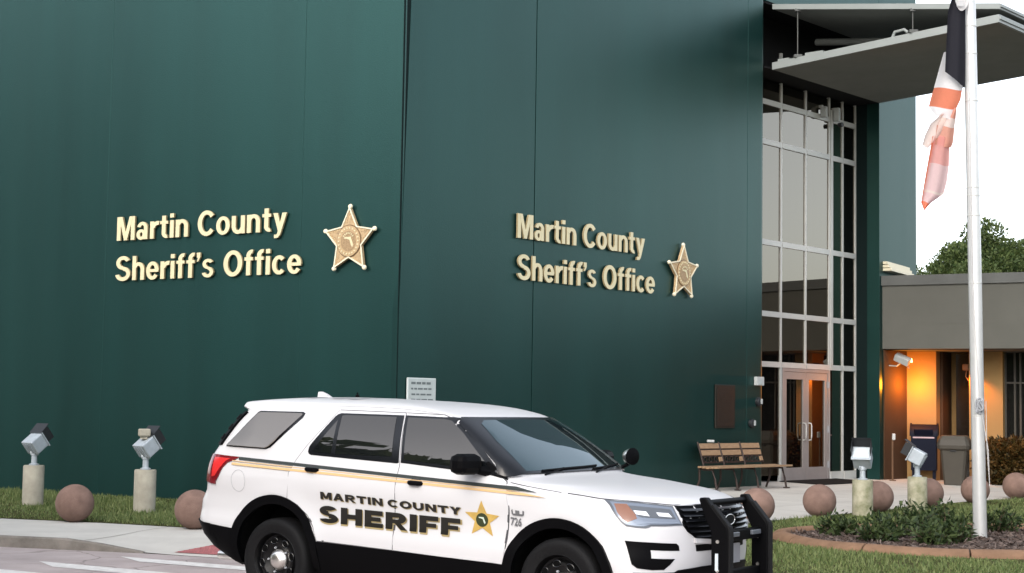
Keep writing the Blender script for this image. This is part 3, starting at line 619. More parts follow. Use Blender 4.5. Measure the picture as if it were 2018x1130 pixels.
# local x along the wall, -y away from it
for k in range(3):
    x0 = -1.05+.745*k; q = MB()
    for z0, y0 in ((.84, .17), (.71, .13)): q.box((x0+.36, y0, z0), (.68, .03, .105), Matrix.Rotation(R(-16), 3, 'X'), .004)
    q.box((x0+.66, .09, .585), (.10, .025, .09), Matrix.Rotation(R(-16), 3, 'X')); q.build('back_board', 'wood', t)
    q = MB(); q.box((x0+.36, .155, .775), (.72, .025, .02)); q.box((x0+.36, .07, .525), (.72, .03, .03)); q.box((x0+.36, .11, .645), (.72, .025, .02))
    for c_ in (.12, .30, .48):
        ring_ = [(x0+c_+.05*math.cos(a), .088, .585+.048*math.sin(a)) for a in np.linspace(0, 2*math.pi, 17)]; q.tube(ring_, .011, 6, False)
    q.build('iron_panel', 'iron', t)
q = MB()
for k in range(5): q.box((.02, -.06-.095*k, .44+.006*abs(k-2)), (2.74, .08, .035), None, .005)
q.build('seat', 'wood', t)
for x in (-1.25, -.52, .24, 1.28):
    q = MB(); q.tube([(x, -.40, 0), (x, -.36, .2), (x, -.30, .40), (x, -.10, .405), (x, .02, .42)], .022, 8); q.tube([(x, .0, .42), (x, -.0, .2), (x, .08, 0)], .022, 8)
    if x < 1: q.tube([(x+.2, .03, .42), (x+.2, .10, .65), (x+.2, .19, .92)], .018, 8)
    q.box((x, -.40, .01), (.06, .12, .02)); q.build('leg', 'iron', t)
q = MB(); q.box((0, 0, 0), (.14, .06, .05), bev=.015); o = q.build('paper_cup', 'whitebox', None)
c_ = WB(8.10, .12, 0); o.location = (c_[0], c_[1], H(*c_[:2])+.885); tag(o, 'small pale object left on top of the bench backrest', 'litter'); o.name = 'litter'

# ------------------------------------------------------------------ concrete balls
balls = [(-5.73, 21.426, 'whole pink concrete ball on the sidewalk edge, farthest left, between the two floodlights'), (-3.978, 20.553, 'pink concrete ball half hidden behind the rear of the patrol car'),
 (3.522, 22.975, 'pink concrete ball behind the black push bar of the patrol car'), (4.677, 24.39, 'whole pink concrete ball standing in the open between bench and planted bed'),
 (5.885, 25.837, 'pink concrete ball behind the pedestal of the floodlight with the bright lens'), (7.065, 27.27, 'pink concrete ball behind the mossy pedestal in front of the mailbox'),
 (8.262, 28.70, 'pink concrete ball directly behind the flagpole'), (9.516, 30.379, 'pink concrete ball at the right edge, in front of the brownish hedge')]
b0 = None
for x, y, lab in balls:
    if b0 is None:
        q = MB(); prof = [(.001, -.25)]+[(.25*math.cos(a), .25*math.sin(a)) for a in np.linspace(-1.45, 1.45, 30)]+[(.001, .25)]; q.lathe(prof, 48); b0 = q.build('concrete_ball', 'ball'); o = b0
    else: o = b0.copy(); COL.objects.link(o)
    o.location = (x, y, H(x, y)+.246); o.rotation_euler = (.3*random.random(), .3*random.random(), 6*random.random())
    tag(o, lab, 'ball', 'pink concrete balls along the sidewalk')

# ------------------------------------------------------------------ floodlights on pedestals
def floodlight(x, y, hp, az, tilt, lab, lens_bright=False, cap=False):
    pm_ = 'mosspost' if x > 0 else 'post'
    t = empty('floodlight', (x, y, H(x, y)), 0, lab, 'floodlight', 'floodlights on concrete pedestals')
    q = MB(); q.lathe([(.155, -.1), (.158, .02), (.157, hp-.015), (.150, hp)], 36); q.build('pedestal', pm_, t)
    q = MB(); q.lathe([(.075, hp+.002), (.075, hp+.02), (.045, hp+.03), (.042, hp+.14), (.05, hp+.15), (.05, hp+.20), (.03, hp+.23)], 18); q.tube([(-.06, 0, hp+.19), (.06, 0, hp+.19)], .04, 10); q.build('swivel', 'lampgrey', t)
    rot = Matrix.Rotation(az, 3, 'Z') @ Matrix.Rotation(tilt, 3, 'X')     # housing looks along +Y
    c = Vector((0, 0, hp+.325)); M4 = Matrix.Translation(c) @ rot.to_4x4()
    q = MB(); q.M = M4; q.box((0, 0, 0), (.27, .23, .23), None, .018); q.box((0, .12, 0), (.30, .02, .255), None, .006)
    for k in range(4): q.box((-.08+.053*k, -.119, 0), (.012, .02, .17))
    q.build('housing', 'lampgrey', t)
    q = MB(); q.M = M4; q.box((0, .133, 0), (.24, .006, .195)); q.build('lens', 'lens' if lens_bright else 'dglass', t)
    q = MB(); q.M = M4
    for sx in (-1, 1): q.box((sx*.145, .19, .04), (.006, .13, .20))
    q.box((0, .20, .145), (.295, .19, .008), Matrix.Rotation(R(10), 3, 'X')); q.build('visor', 'lampdark', t)
    if cap:
        q = MB(); q.box((-.02, -.06, hp+.535), (.16, .14, .11), Matrix.Rotation(R(25), 3, 'Z'), .02); q.box((-.02, -.05, hp+.465), (.10, .09, .05)); q.build('photocell', 'post', t)
    return t
floodlight(-7.235, 24.656, .605, R(-38), R(38), 'grey floodlight on a pale pedestal at the far left, no box on top')
floodlight(-5.271, 23.479, .615, R(-42), R(38), 'grey floodlight with a tan box on top, left of the patrol car', cap=True)
floodlight(5.438, 24.904, .55, R(158), R(42), 'floodlight with a bright lens on a pale pedestal in front of the glass doors', lens_bright=True)
floodlight(6.659, 26.408, .55, R(68), R(28), 'light grey floodlight on a mossy pedestal in front of the mailbox')

# ------------------------------------------------------------------ mailbox, bin, post
x, y = 9.20, 35.85; t = empty('mailbox', (x, y, H(x, y)), R(-18), 'dark navy street mailbox with a rounded top beside the taupe bin', 'mailbox')
prof = [(-.29, .22), (.29, .22), (.29, .98)]+[(.29*math.cos(a), .98+.25*math.sin(a)) for a in np.linspace(0, math.pi, 15)[1:-1]]+[(-.29, .98)]
q = MB(); q.prism(prof, -.27, .27, lambda u, v, w_: (w_, u, v)); q.build('body', 'navy', t)
q = MB(); q.prism([(u*1.04, .22+(v-.22)*1.025) for u, v in prof[2:-1]]+[(-.30, .97)], .272, .30, lambda u, v, w_: (w_, u, v)); q.prism([(u*1.04, .22+(v-.22)*1.025) for u, v in prof[2:-1]]+[(-.30, .97)], -.30, -.272, lambda u, v, w_: (w_, u, v)); q.build('hood_rim', 'navy', t)
q = MB(); q.box((0, -.30, .94), (.46, .012, .03)); q.build('label_strip', 'pink', t)
q = MB(); q.box((0, -.315, 1.06), (.40, .05, .16), Matrix.Rotation(R(30), 3, 'X'), .02); q.build('pull_door', 'navy', t)
for sx in (-1, 1):
    for sy in (-1, 1): q = MB(); q.box((sx*.22, sy*.22, .11), (.07, .07, .22)); q.build('leg', 'navy', t)
x, y = 9.46, 34.36; t = empty('litter_bin', (x, y, H(x, y)), R(-22), 'square taupe litter bin with a bulging hood lid in front of the mailbox', 'bin')
def frust(mb, levels_):
    vs = []; 
    for hw, z in levels_:
        c_ = hw*.82
        vs += [(hw, -c_, z), (hw, c_, z), (c_, hw, z), (-c_, hw, z), (-hw, c_, z), (-hw, -c_, z), (-c_, -hw, z), (c_, -hw, z)]
    fs = [tuple(range(8)), tuple(range(len(vs)-8, len(vs)))]
    for i in range(len(levels_)-1):
        for k in range(8): fs.append((i*8+k, i*8+(k+1) % 8, (i+1)*8+(k+1) % 8, (i+1)*8+k))
    mb.add(vs, fs)
q = MB(); frust(q, [(.20, 0), (.205, .03), (.27, .72), (.275, .75)]); q.build('body', 'bin', t)
q = MB(); frust(q, [(.285, .735), (.325, .77), (.335, .84), (.31, .95), (.265, 1.035), (.22, 1.05)]); q.build('lid', 'bin', t)
q = MB(); q.box((.0, -.285, .725), (.12, .03, .025)); q.build('latch', 'lampdark', t)
x, y = 8.304, 35.058; t = empty('slim_post', (x, y, H(x, y)), 0, 'slim rusty post with a pale cap standing by the brown side wall', 'post')
q = MB(); q.tube([(0, 0, 0), (0, 0, .9)], .022, 10); q.box((0, 0, .01), (.12, .12, .02)); q.build('shaft', 'rust', t)
q = MB(); q.box((.02, -.02, .95), (.07, .07, .14), bev=.015); q.build('cap', 'alu', t)

# ------------------------------------------------------------------ flagpole and flags
px, py = 5.819, 20.007; LEAN = .0147
t = empty('flagpole', (px, py, .14), 0, 'white painted flagpole standing in the planted bed', 'flagpole')
t.rotation_euler = (0, -LEAN+.0, 0)
q = MB(); q.lathe([(.098, -.1), (.098, .012), (.084, .03), (.082, 3.0), (.080, 5.0), (.077, 7.5), (.05, 10), (.03, 10.3)], 28); q.build('shaft', 'pole', t)
q = MB()
for z_ in (1.55, 3.2, 4.05, 4.3, 4.4, 5.5, 6.1, 6.45): q.lathe([(.0822, z_), (.0845, z_+.002), (.0845, z_+.014), (.0822, z_+.016)], 28)
q.build('joint_band', 'alu', t)
q = MB(); q.tube([(.0, -.095, 1.62), (.0, -.105, 1.76)], .013, 8); q.tube([(.0, -.083, 1.69), (0, -.105, 1.69)], .02, 8); q.build('cleat', 'alu', t)
q = MB()
for k in range(5): q.tube([(.05*math.sin(a+k)*(1-.1*k)-.003, -.10-.008*k, 1.69+(.095-.01*k)*math.cos(a)) for a in np.linspace(0, 2*math.pi, 22)], .010, 6, False)
q.build('rope_coil', 'ropedark', t)
q = MB(); q.tube([(.0, -.092, 1.77), (-.055, -.085, 3.0), (-.05, -.088, 5.4), (-.06, -.085, 7.2)], .005, 6); q.tube([(.02, -.095, 1.62), (.10, -.07, 1.15), (.115, -.05, .7), (.09, -.05, 1.2), (.088, -.06, 1.75)], .005, 6); q.build('halyard', 'rope', t)
def drape(mb, rows, folds=2.5, amp=.07, nx=18, mats=None):
    """rows: (z, x_left, x_right, fold phase, mat) ; cloth with depth folds"""
    vs = []; fs = []; ms = []
    for i, (z, xl, xr, ph, mi) in enumerate(rows):
        for k in range(nx+1):
            u = k/nx; e = min(1, 3*u*(1-u)+.25); a_ = amp*(1 if abs(xr-xl) > .05 else .3)
            vs.append((xl+(xr-xl)*u, a_*e*math.sin(2*math.pi*folds*u+ph)-.02+.03*u, z+.02*math.sin(5*u+ph)))
    for i in range(len(rows)-1):
        for k in range(nx): fs.append((i*(nx+1)+k, i*(nx+1)+k+1, (i+1)*(nx+1)+k+1, (i+1)*(nx+1)+k)); ms.append(rows[i][4])
    n0 = len(mb.f); mb.add(vs, fs, True)
    for j, mi in enumerate(ms): mb.m[n0+j] = mi
def fine(rows, k=5):
    o = []
    for a, b_ in zip(rows, rows[1:]):
        for j in range(k): s_ = j/k; o.append(tuple(a[i]*(1-s_)+b_[i]*s_ for i in range(4))+(a[4],))
    return o+[rows[-1]]
t = empty('black_flag', (px, py, .14), 0, 'limp black flag with a white disc hanging above the red and white flag', 'flag', 'flags on the flagpole')
q = MB(); drape(q, fine([(7.5, -.30, -.10, 0, 0), (6.8, -.345, -.165, .3, 0), (6.6, -.40, -.17, .5, 0), (6.2, -.42, -.17, .8, 0), (5.84, -.438, -.18, 1.0, 0)]), 1.0, .03)
q.v = [(x, y-.09, z) for x, y, z in q.v]
for j, v in enumerate(q.v):                     # hem runs down towards the pole
    x, y, z = v; u = min(max((x+.44)/.26, 0), 1); q.v[j] = (x, y, z-.16*u*min(1, max(0, (6.6-z)/.7)))
q.build('cloth', 'flagblack', t, fix=False)
q = MB(); q.add([(-.24+.15*math.cos(a)*(.65), -.165+.012*math.sin(3*a), 6.86+.24*math.sin(a)) for a in np.linspace(0, 2*math.pi, 33)[:-1]], [tuple(range(32))]); q.build('white_disc', 'flagwhite', t, fix=False)
q = MB(); q.add([(-.26+.05*u, -.182, 6.80+.13*v) for u, v in ((-1, -1), (1, -1), (.7, -.2), (.9, .3), (.4, 1), (-.5, 1), (-.9, .3), (-.5, -.2))], [tuple(range(8))]); q.build('disc_silhouette', 'flaggrey', t, fix=False)
t = empty('red_white_flag', (px, py, .14), 0, 'limp twisted red and white flag hanging below the black flag', 'flag', 'flags on the flagpole')
q = MB()
drape(q, fine([(6.12, -.43, -.17, 0, 0), (5.90, -.49, -.18, .15, 0), (5.665, -.553, -.19, .3, 0), (5.66, -.553, -.195, .3, 1), (5.54, -.59, -.215, .5, 1), (5.42, -.62, -.27, .7, 1), (5.415, -.62, -.27, .7, 0), (5.35, -.58, -.28, .8, 0), (5.29, -.53, -.29, .9, 0)], 4), .8, .035, 26)
drape(q, fine([(5.42, -.33, -.265, .2, 5), (5.30, -.47, -.275, .5, 2), (5.18, -.52, -.29, .8, 5), (5.06, -.53, -.30, 1.0, 5), (4.98, -.54, -.31, 1.1, 5), (4.93, -.55, -.33, 1.1, 5)], 4), .9, .035, 22)
drape(q, fine([(5.34, -.45, -.36, .4, 2), (5.2, -.60, -.42, .6, 2), (5.05, -.67, -.50, .8, 2), (4.92, -.705, -.62, .9, 2)], 5), .7, .02, 16)
drape(q, fine([(5.05, -.545, -.35, .5, 3), (4.85, -.585, -.355, .7, 3), (4.7, -.615, -.36, .8, 4), (4.5, -.65, -.385, 1, 4), (4.36, -.68, -.42, 1.1, 2), (4.33, -.685, -.43, 1.1, 4), (4.22, -.71, -.58, 1.3, 1), (4.13, -.70, -.665, 1.4, 1)], 5), 1.1, .03, 24)
drape(q, fine([(5.04, -.575, -.535, .5, 1), (4.6, -.655, -.615, .6, 1), (4.19, -.725, -.69, .6, 1)], 6), .4, .012, 6)
q.build('cloth', ['flagwhite', 'flagred', 'flagpale', 'flagpink', 'flagblush', 'flagdeep'], t, fix=False)

# ------------------------------------------------------------------ patrol car
def pchip(xs,ys):
    xs=np.array(xs,float); ys=np.array(ys,float); h=np.diff(xs); d=np.diff(ys)/h
    m=np.zeros(len(xs)); m[0]=d[0]; m[-1]=d[-1]
    for i in range(1,len(xs)-1):
        if d[i-1]*d[i]>0:
            w1=2*h[i]+h[i-1]; w2=h[i]+2*h[i-1]; m[i]=(w1+w2)/(w1/d[i-1]+w2/d[i])
    def f(x):
        x=min(max(x,xs[0]),xs[-1]); i=min(max(int(np.searchsorted(xs,x))-1,0),len(h)-1)
        t=(x-xs[i])/h[i]; t2=t*t; t3=t2*t
        return float((2*t3-3*t2+1)*ys[i]+(t3-2*t2+t)*h[i]*m[i]+(-2*t3+3*t2)*ys[i+1]+(t3-t2)*h[i]*m[i+1])
    return f
HW=pchip([.22,.35,.45,.52,.62,.72,.85,.95,1.03,1.10,1.15,1.20,1.25,1.35,1.5,1.6,1.66,1.70,1.725,1.745,1.757,1.765],
         [.86,.93,.968,.975,.981,.963,.967,.983,.990,.982,.968,.949,.934,.899,.832,.777,.743,.705,.645,.555,.41,.2])
XF=pchip([.22,.3,.4,.53,.65,.78,.9,1.0,1.04,1.07,1.09,1.11,1.13,1.15,1.165,1.18,1.195,1.21,1.25,1.35,1.43,1.63,1.66,1.69,1.715,1.735,1.75,1.76,1.765],
         [3.63,3.72,3.77,3.81,3.83,3.84,3.845,3.82,3.79,3.73,3.67,3.56,3.40,3.18,2.95,2.74,2.59,2.535,2.475,2.325,2.205,1.875,1.825,1.75,1.66,1.50,1.28,.98,.6])
AF=pchip([.22,.5,.8,.9,1.0,1.06,1.09,1.13,1.15,1.165,1.18,1.195,1.21,1.3,1.6,1.66,1.72,1.765],
         [.45,.48,.55,.62,.85,1.0,1.05,1.15,.95,.8,.6,.36,.2,.15,.13,.18,.4,.5])
NF=pchip([.22,.9,1.06,1.2,1.25,1.775],[2.4,2.4,2.4,2.6,2.5,2.2])
XR=pchip([.22,.35,.5,.62,.8,.9,1.0,1.2,1.28,1.4,1.55,1.62,1.655,1.69,1.715,1.74,1.755,1.765],
         [-.60,-.88,-1.07,-1.14,-1.12,-1.06,-1.04,-1.00,-.95,-.86,-.75,-.70,-.77,-.76,-.60,-.35,-.15,0.1])
AR=pchip([.22,.62,1.0,1.2,1.6,1.7,1.765],[.35,.38,.36,.33,.25,.25,.4])
NR=2.6
def bow(x): return 1-.022*((x-1.3)/2.4)**2
ARCH=((0.0,.398),(2.885,.398))
def flare(x,z):
    s=0
    for cx,cz in ARCH:
        d=math.hypot(x-cx,z-cz); s+=.016*math.exp(-((d-.5)/.07)**2)
    return s if z<1.1 else 0
def y_at(x,z):
    w=HW(z); xf,af,nf,xr,ar=XF(z),AF(z),NF(z),XR(z),AR(z)
    if x>xf-af: q=min((x-(xf-af))/af,1); k=(1-q**nf)**(1/nf)
    elif x<xr+ar: q=min(((xr+ar)-x)/ar,1); k=(1-q**NR)**(1/NR)
    else: k=1
    return w*k*bow(x)+flare(x,z)*k
RAKE=.02
def rk(x,z): return z-RAKE*(x-1.4)
def side_pt(x,z): return np.array([x,-y_at(x,z),z])
def front_pt(th,z):   # th degrees, positive = car's right side
    t=math.radians(abs(th)); xf,af,nf=XF(z),AF(z),NF(z)
    x=xf-af+af*max(math.cos(t),0)**(2/nf); y=HW(z)*math.sin(t)**(2/nf)*bow(x)
    return np.array([x,-y if th>0 else y,z])
def rear_pt(th,z):
    t=math.radians(abs(th)); xr,ar=XR(z),AR(z)
    x=xr+ar-ar*max(math.cos(t),0)**(2/NR); y=HW(z)*math.sin(t)**(2/NR)*bow(x)
    return np.array([x,-y if th>0 else y,z])
def levels():
    a=list(np.arange(.22,1.03,.045))+list(np.arange(1.03,1.215,.0075))+list(np.arange(1.225,1.62,.03))+list(np.arange(1.63,1.75,.008))+[1.75,1.756,1.761,1.765]
    return a
NS=46
def ring(z):
    xf,af,xr,ar=XF(z),AF(z),XR(z),AR(z)
    pts=[front_pt(th,z) for th in np.linspace(0,90,15)]
    for x in np.linspace(xf-af,xr+ar,NS)[1:-1]: pts.append(np.array([x,-y_at(x,z),z]))
    pts+=[rear_pt(th,z) for th in np.linspace(90,0,11)]
    for i,p in enumerate(pts):
        if 0<i<len(pts)-1 and abs(p[1])>.3: 
            pass
    full=pts+[np.array([p[0],-p[1],p[2]]) for p in pts[-2:0:-1]]
    return full
CAZ = R(-32.914)
car = empty('patrol_car', (-1.511, 14.955, 0), CAZ, 'white Martin County Sheriff patrol SUV with black wheels and push bar, number 726', 'police car')
def emit(p): return (p[0], p[1], rk(p[0], p[2]))
def m_side(u, v): return side_pt(u, v)
def m_front(u, v): return front_pt(u*80, v)
def m_rear(u, v): return rear_pt(u*80, v)
def m_hood(u, v):                              # plan view (x, y) on the hood and roof: highest surface
    lo, hi = (.9, 1.24) if u > 2.45 else (1.6, 1.766)
    for _ in range(40):
        mid = (lo+hi)/2; xf, xr = XF(mid), XR(mid)
        ok = xr < u < xf and y_at(u, mid) > abs(v)
        lo, hi = (mid, hi) if ok else (lo, mid)
    return np.array([u, v, lo])
def normal(mf, u, v):
    e = .004; p = mf(u, v); a = mf(u+e, v)-mf(u-e, v); c = mf(u, v+e)-mf(u, v-e); n = np.cross(a, c); L_ = np.linalg.norm(n)
    if L_ < 1e-12: return p, np.array([1., 0, 0])
    n /= L_; ctr = np.array([min(max(p[0], -.3), 2.6), 0, .75])
    if n @ (p-ctr) < 0: n = -n
    return p, n
def patch_mb(mb, outline, mf, off, res=.08, skirt=.012, mirror=False):
    v, f, nb = cdt(outline, res); vs = []; inn = []
    for u, w_ in v:
        p, n = normal(mf, u, w_); a = p+n*off; c = p+n*(off-skirt)
        vs.append(emit(a)); inn.append(emit(c))
    e_n = normal(mf, *v[len(v)//2])[1]; fs = []
    for t_ in f:
        p0, p1, p2 = (np.array(vs[i]) for i in t_)
        fs.append(t_ if np.cross(p1-p0, p2-p0) @ e_n > 0 else t_[::-1])
    n0 = len(vs); ring_ = list(range(nb)); vs2 = vs+[inn[i] for i in ring_]
    fs2 = [(i, (i+1) % nb, n0+(i+1) % nb, n0+i) for i in ring_]
    mb.add(vs2, fs, True); base = len(mb.v)-len(vs2)
    n1 = len(mb.f); mb.f += [tuple(base+i for i in q) for q in fs2]; mb.m += [mb.cur]*len(fs2); mb.sm += [False]*len(fs2)
    if mirror: 
        mb.add([(x, -y, z) for x, y, z in vs2], [q[::-1] for q in fs]+[q[::-1] for q in fs2], True)
def patch(name, outline, mf, off, mt, parent=car, res=.08, skirt=.012, mirror=False):
    mb = MB(); patch_mb(mb, outline, mf, off, res, skirt, mirror); return mb.build(name, mt, parent, sharp=40)
def patch2(name, outline, mf, off, mt, parent=None, res=.08, skirt=.012):
    """right-hand part and its mirrored left-hand twin; returns both"""
    o = patch(name, outline, mf, off, mt, parent or car, res, skirt)
    me = o.data.copy(); me.transform(Matrix.Scale(-1, 4, (0, 1, 0))); me.flip_normals()
    o2 = bpy.data.objects.new(name, me); COL.objects.link(o2); o2.parent = parent or car
    return o, o2
def thF(pts): return [(th/80, z) for th, z in pts]
# body shell
Ls = levels(); RG = [ring(z) for z in Ls]; n_ = len(RG[0]); bm = bmesh.new()
vr = [[bm.verts.new(emit(p)) for p in r] for r in RG]
for i in range(len(Ls)-1):
    for k in range(n_): bm.faces.new((vr[i][k], vr[i][(k+1) % n_], vr[i+1][(k+1) % n_], vr[i+1][k]))
bm.faces.new(vr[0]); bm.faces.new(vr[-1]); bmesh.ops.recalc_face_normals(bm, faces=bm.faces)
me = bpy.data.meshes.new('body'); bm.to_mesh(me); bm.free(); body = bpy.data.objects.new('body', me); COL.objects.link(body)
cut = MB()
for cx_, cz_ in ARCH:
    for sg in (-1, 1): cut.lathe([(.445, -.36), (.445, .36)], 56, 'Y', (cx_, sg*.98, rk(cx_, cz_)), False)
cut = cut.build('cut', 'well'); md = body.modifiers.new('b', 'BOOLEAN'); md.object = cut; md.operation = 'DIFFERENCE'; md.solver = 'EXACT'
bpy.context.view_layer.update()
me2 = bpy.data.meshes.new_from_object(body.evaluated_get(bpy.context.evaluated_depsgraph_get()))
body.modifiers.clear(); body.data = me2; me2.name = 'body'; bpy.data.objects.remove(cut); body.parent = car
me2.materials.clear(); me2.materials.append(MT['paint']); me2.materials.append(MT['well']); me2.materials.append(MT['clad'])
for p in me2.polygons:
    c = p.center; w_ = 0
    for cx_, cz_ in ARCH:
        d = math.hypot(c.x-cx_, c.z-rk(cx_, cz_))
        if d < .452 and abs(c.y) < .995 and (abs(p.normal.y) < .5 or abs(c.y) < .7): w_ = 1
    if c.z < .3 and p.normal.z < -.6: w_ = 1
    if not w_ and c.z < .47: w_ = 2
    p.material_index = w_; p.use_smooth = True
me2.set_sharp_from_angle(angle=R(30))
# doors (with their windows, handles) and seals
fd = [(1.302, .53), (1.33, 1.10), (1.335, 1.22), (1.25, 1.652), (1.64, 1.650), (1.715, 1.628), (1.84, 1.545), (2.24, 1.235), (2.33, 1.185), (2.40, 1.150), (2.435, .95), (2.40, .50)]
rd = [(.50, .545), (.455, .66), (.38, .755), (.27, .835), (.155, .885), (.16, 1.10), (.215, 1.215), (.29, 1.33), (.53, 1.652), (1.242, 1.652), (1.327, 1.22), (1.322, 1.10), (1.294, .53)]
for nm, ol, hx, hz, win, wing in (('rear', rd, (.345, .485), 1.145, [(.325, 1.29), (.325, 1.325), (.335, 1.35), (.505, 1.598), (.53, 1.618), (.56, 1.628), (1.236, 1.633), (1.318, 1.245), (1.30, 1.238), (.365, 1.262), (.34, 1.27)], None),
                                  ('front', fd, (1.455, 1.60), 1.095, [(1.254, 1.634), (1.66, 1.632), (1.735, 1.634), (1.80, 1.626), (1.928, 1.550), (2.352, 1.205), (2.34, 1.19), (1.9, 1.215), (1.339, 1.245)], None)):
    for d in patch2('door', ol, m_side, .0078, 'paint', res=.055):
        sg = 1 if d.data.vertices[0].co.y < 0 else -1
        def dp(name, o_, off, mt, res=.08, sk=.008):
            mb = MB(); patch_mb(mb, o_, m_side, off, res, sk)
            if sg < 0: mb.v = [(x, -y, z) for x, y, z in mb.v]
            return mb.build(name, mt, d, sharp=40)
        dp('window_trim', win, .0112, 'gloss', .05)
        cx_ = sum(p[0] for p in win)/len(win); cz_ = sum(p[1] for p in win)/len(win)
        if nm == 'rear':
            dp('window', [(.375, 1.30), (.53, 1.54), (.575, 1.605), (.625, 1.612), (1.165, 1.616), (1.235, 1.29), (.60, 1.283), (.40, 1.288)], .0138, 'cglass')
            mb = MB(); patch_mb(mb, [(.545, 1.605), (.575, 1.612), (.628, 1.28), (.588, 1.28)], m_side, .0158, .08, .006); 
            if sg < 0: mb.v = [(x, -y, z) for x, y, z in mb.v]
            mb.build('window_divider', 'gloss', d)
        else: dp('window', [(1.285, 1.616), (1.66, 1.616), (1.74, 1.605), (1.90, 1.505), (2.25, 1.232), (2.1, 1.235), (1.365, 1.27)], .0138, 'cglass')
        # handle
        mb = MB(); x0, x1 = hx; pts = []
        for x in np.linspace(x0, x1, 9):
            k = (x-x0)/(x1-x0); bulge = .038*min(1, 4.5*k, 4.5*(1-k)); p = side_pt(x, hz-.004*(x-x0)/.14); pts.append((x, sg*(p[1]-bulge), rk(x, p[2])))
        mb.tube(pts, [.012, .018, .019, .019, .019, .019, .019, .018, .012], 10); mb.build('handle', 'clad', d)
        mb = MB(); p = side_pt(sum(hx)/2, hz+.01); mb.add([(p[0]+.062*math.cos(a), sg*(p[1]-.0075), rk(p[0], p[2])+.026*math.sin(a)) for a in np.linspace(0, 2*math.pi, 25)[:-1]], [tuple(range(24))]); mb.build('handle_cup', 'seam', d)
for ol in (fd, rd):
    mb = MB()
    for a, c in zip(ol, ol[1:]+ol[:1]):
        L_ = math.hypot(c[0]-a[0], c[1]-a[1]); nx, nz = -(c[1]-a[1])/L_*.0075, (c[0]-a[0])/L_*.0075
        patch_mb(mb, [(a[0]+nx, a[1]+nz), (c[0]+nx, c[1]+nz), (c[0]-nx, c[1]-nz), (a[0]-nx, a[1]-nz)], m_side, .0046, .12, .006)
    for k_ in (1, -1):
        m2_ = MB(); m2_.v = [(x, k_*y, z) for x, y, z in mb.v]; m2_.f = list(mb.f); m2_.m = list(mb.m); m2_.sm = list(mb.sm); m2_.build('door_seal', 'seam', car)
# rear quarter glass, roof ditch, fuel flap
patch2('quarter_window', [(-.645, 1.292), (-.40, 1.605), (-.375, 1.618), (.125, 1.626), (.15, 1.615), (.14, 1.575), (-.085, 1.34), (-.12, 1.305), (-.17, 1.288)], m_side, .006, 'gloss')
patch2('quarter_glass', [(-.62, 1.305), (-.395, 1.596), (-.365, 1.606), (.115, 1.613), (.128, 1.60), (-.10, 1.345), (-.135, 1.313), (-.17, 1.301)], m_side, .009, 'qglass', res=.2)
mb = MB(); pts = [(x, z) for x, z in zip(np.linspace(.45, 1.50, 14), [1.690, 1.692, 1.693, 1.694, 1.694, 1.694, 1.694, 1.693, 1.692, 1.690, 1.687, 1.683, 1.677, 1.67])]+[(1.60, 1.66), (1.72, 1.645), (1.84, 1.62)]
for sg in (1, -1): mb.tube([(x, sg*(-y_at(x, z)-.001), rk(x, z)) for x, z in pts], .003, 6)
mb.build('roof_seam', 'seamlight', car)
mb = MB(); ring_ = [(-.43+.082*math.cos(a), 1.00+.095*math.sin(a)) for a in np.linspace(0, 2*math.pi, 33)]
mb.tube([(x, -y_at(x, z)-.0005, rk(x, z)) for x, z in ring_], .0025, 6, False); mb.build('fuel_flap_seam', 'seamlight', car)
mb = MB()
for ln in ([(-.80, 1.25), (-.45, 1.205), (.15, 1.19)],):
    mb.tube([(x, -y_at(x, z)-.0005, rk(x, z)) for x, z in ln], .0022, 6)
mb.build('bumper_seam', 'seamlight', car)
for o_ in car.children:                         # quarter pane's lower edge pushed out so it mirrors sky above the trees
    if o_.name.startswith('quarter_glass'):
        for v_ in o_.data.vertices: v_.co.y += (-1 if v_.co.y < 0 else 1)*.030*max(0, (1.635-v_.co.z)/.33)
# rear glass, spoiler, tail lamps
patch('rear_window', [(u, v) for u, v in ((-1.0, 1.30), (-.5, 1.27), (.5, 1.27), (1.0, 1.30), (1.0, 1.60), (-1.0, 1.60))], m_rear, .006, 'gloss', res=.1)
patch2('rear_pillar_trim', [(56/80, 1.30), (80/80, 1.30), (80/80, 1.60), (58/80, 1.60)], m_rear, .022, 'clad', res=.05, skirt=.03)
for z0 in (1.34, 1.43, 1.52): patch2('rear_pillar_glint', [(60/80, z0), (74/80, z0), (74/80, z0+.045), (60/80, z0+.045)], m_rear, .034, 'gloss', res=.05, skirt=.02)  # gloss bands standing for highlights on the dark pillar
tl_ = [(-.45, 1.205), (-.50, 1.175), (-.575, 1.150), (-.625, 1.10), (-.66, 1.03), (-.70, .975), (-.757, .955), (-.757, 1.215), (-.65, 1.212)]
for (o_, o2) in (patch2('tail_lamp', tl_, m_side, .012, 'red', res=.05),): pass
patch2('tail_lamp', [(89/80, .955), (89/80, 1.215), (62/80, 1.215), (58/80, 1.12), (62/80, .98)], m_rear, .012, 'red', res=.05)
MT['core'] = mat('tail_core', (.62, .03, .03), .2, .5, coat=.5); patch2('tail_lamp_core', [(-.55, 1.185), (-.60, 1.16), (-.66, 1.09), (-.70, 1.03), (-.74, 1.02), (-.74, 1.19)], m_side, .0145, 'core', res=.05, skirt=.004)
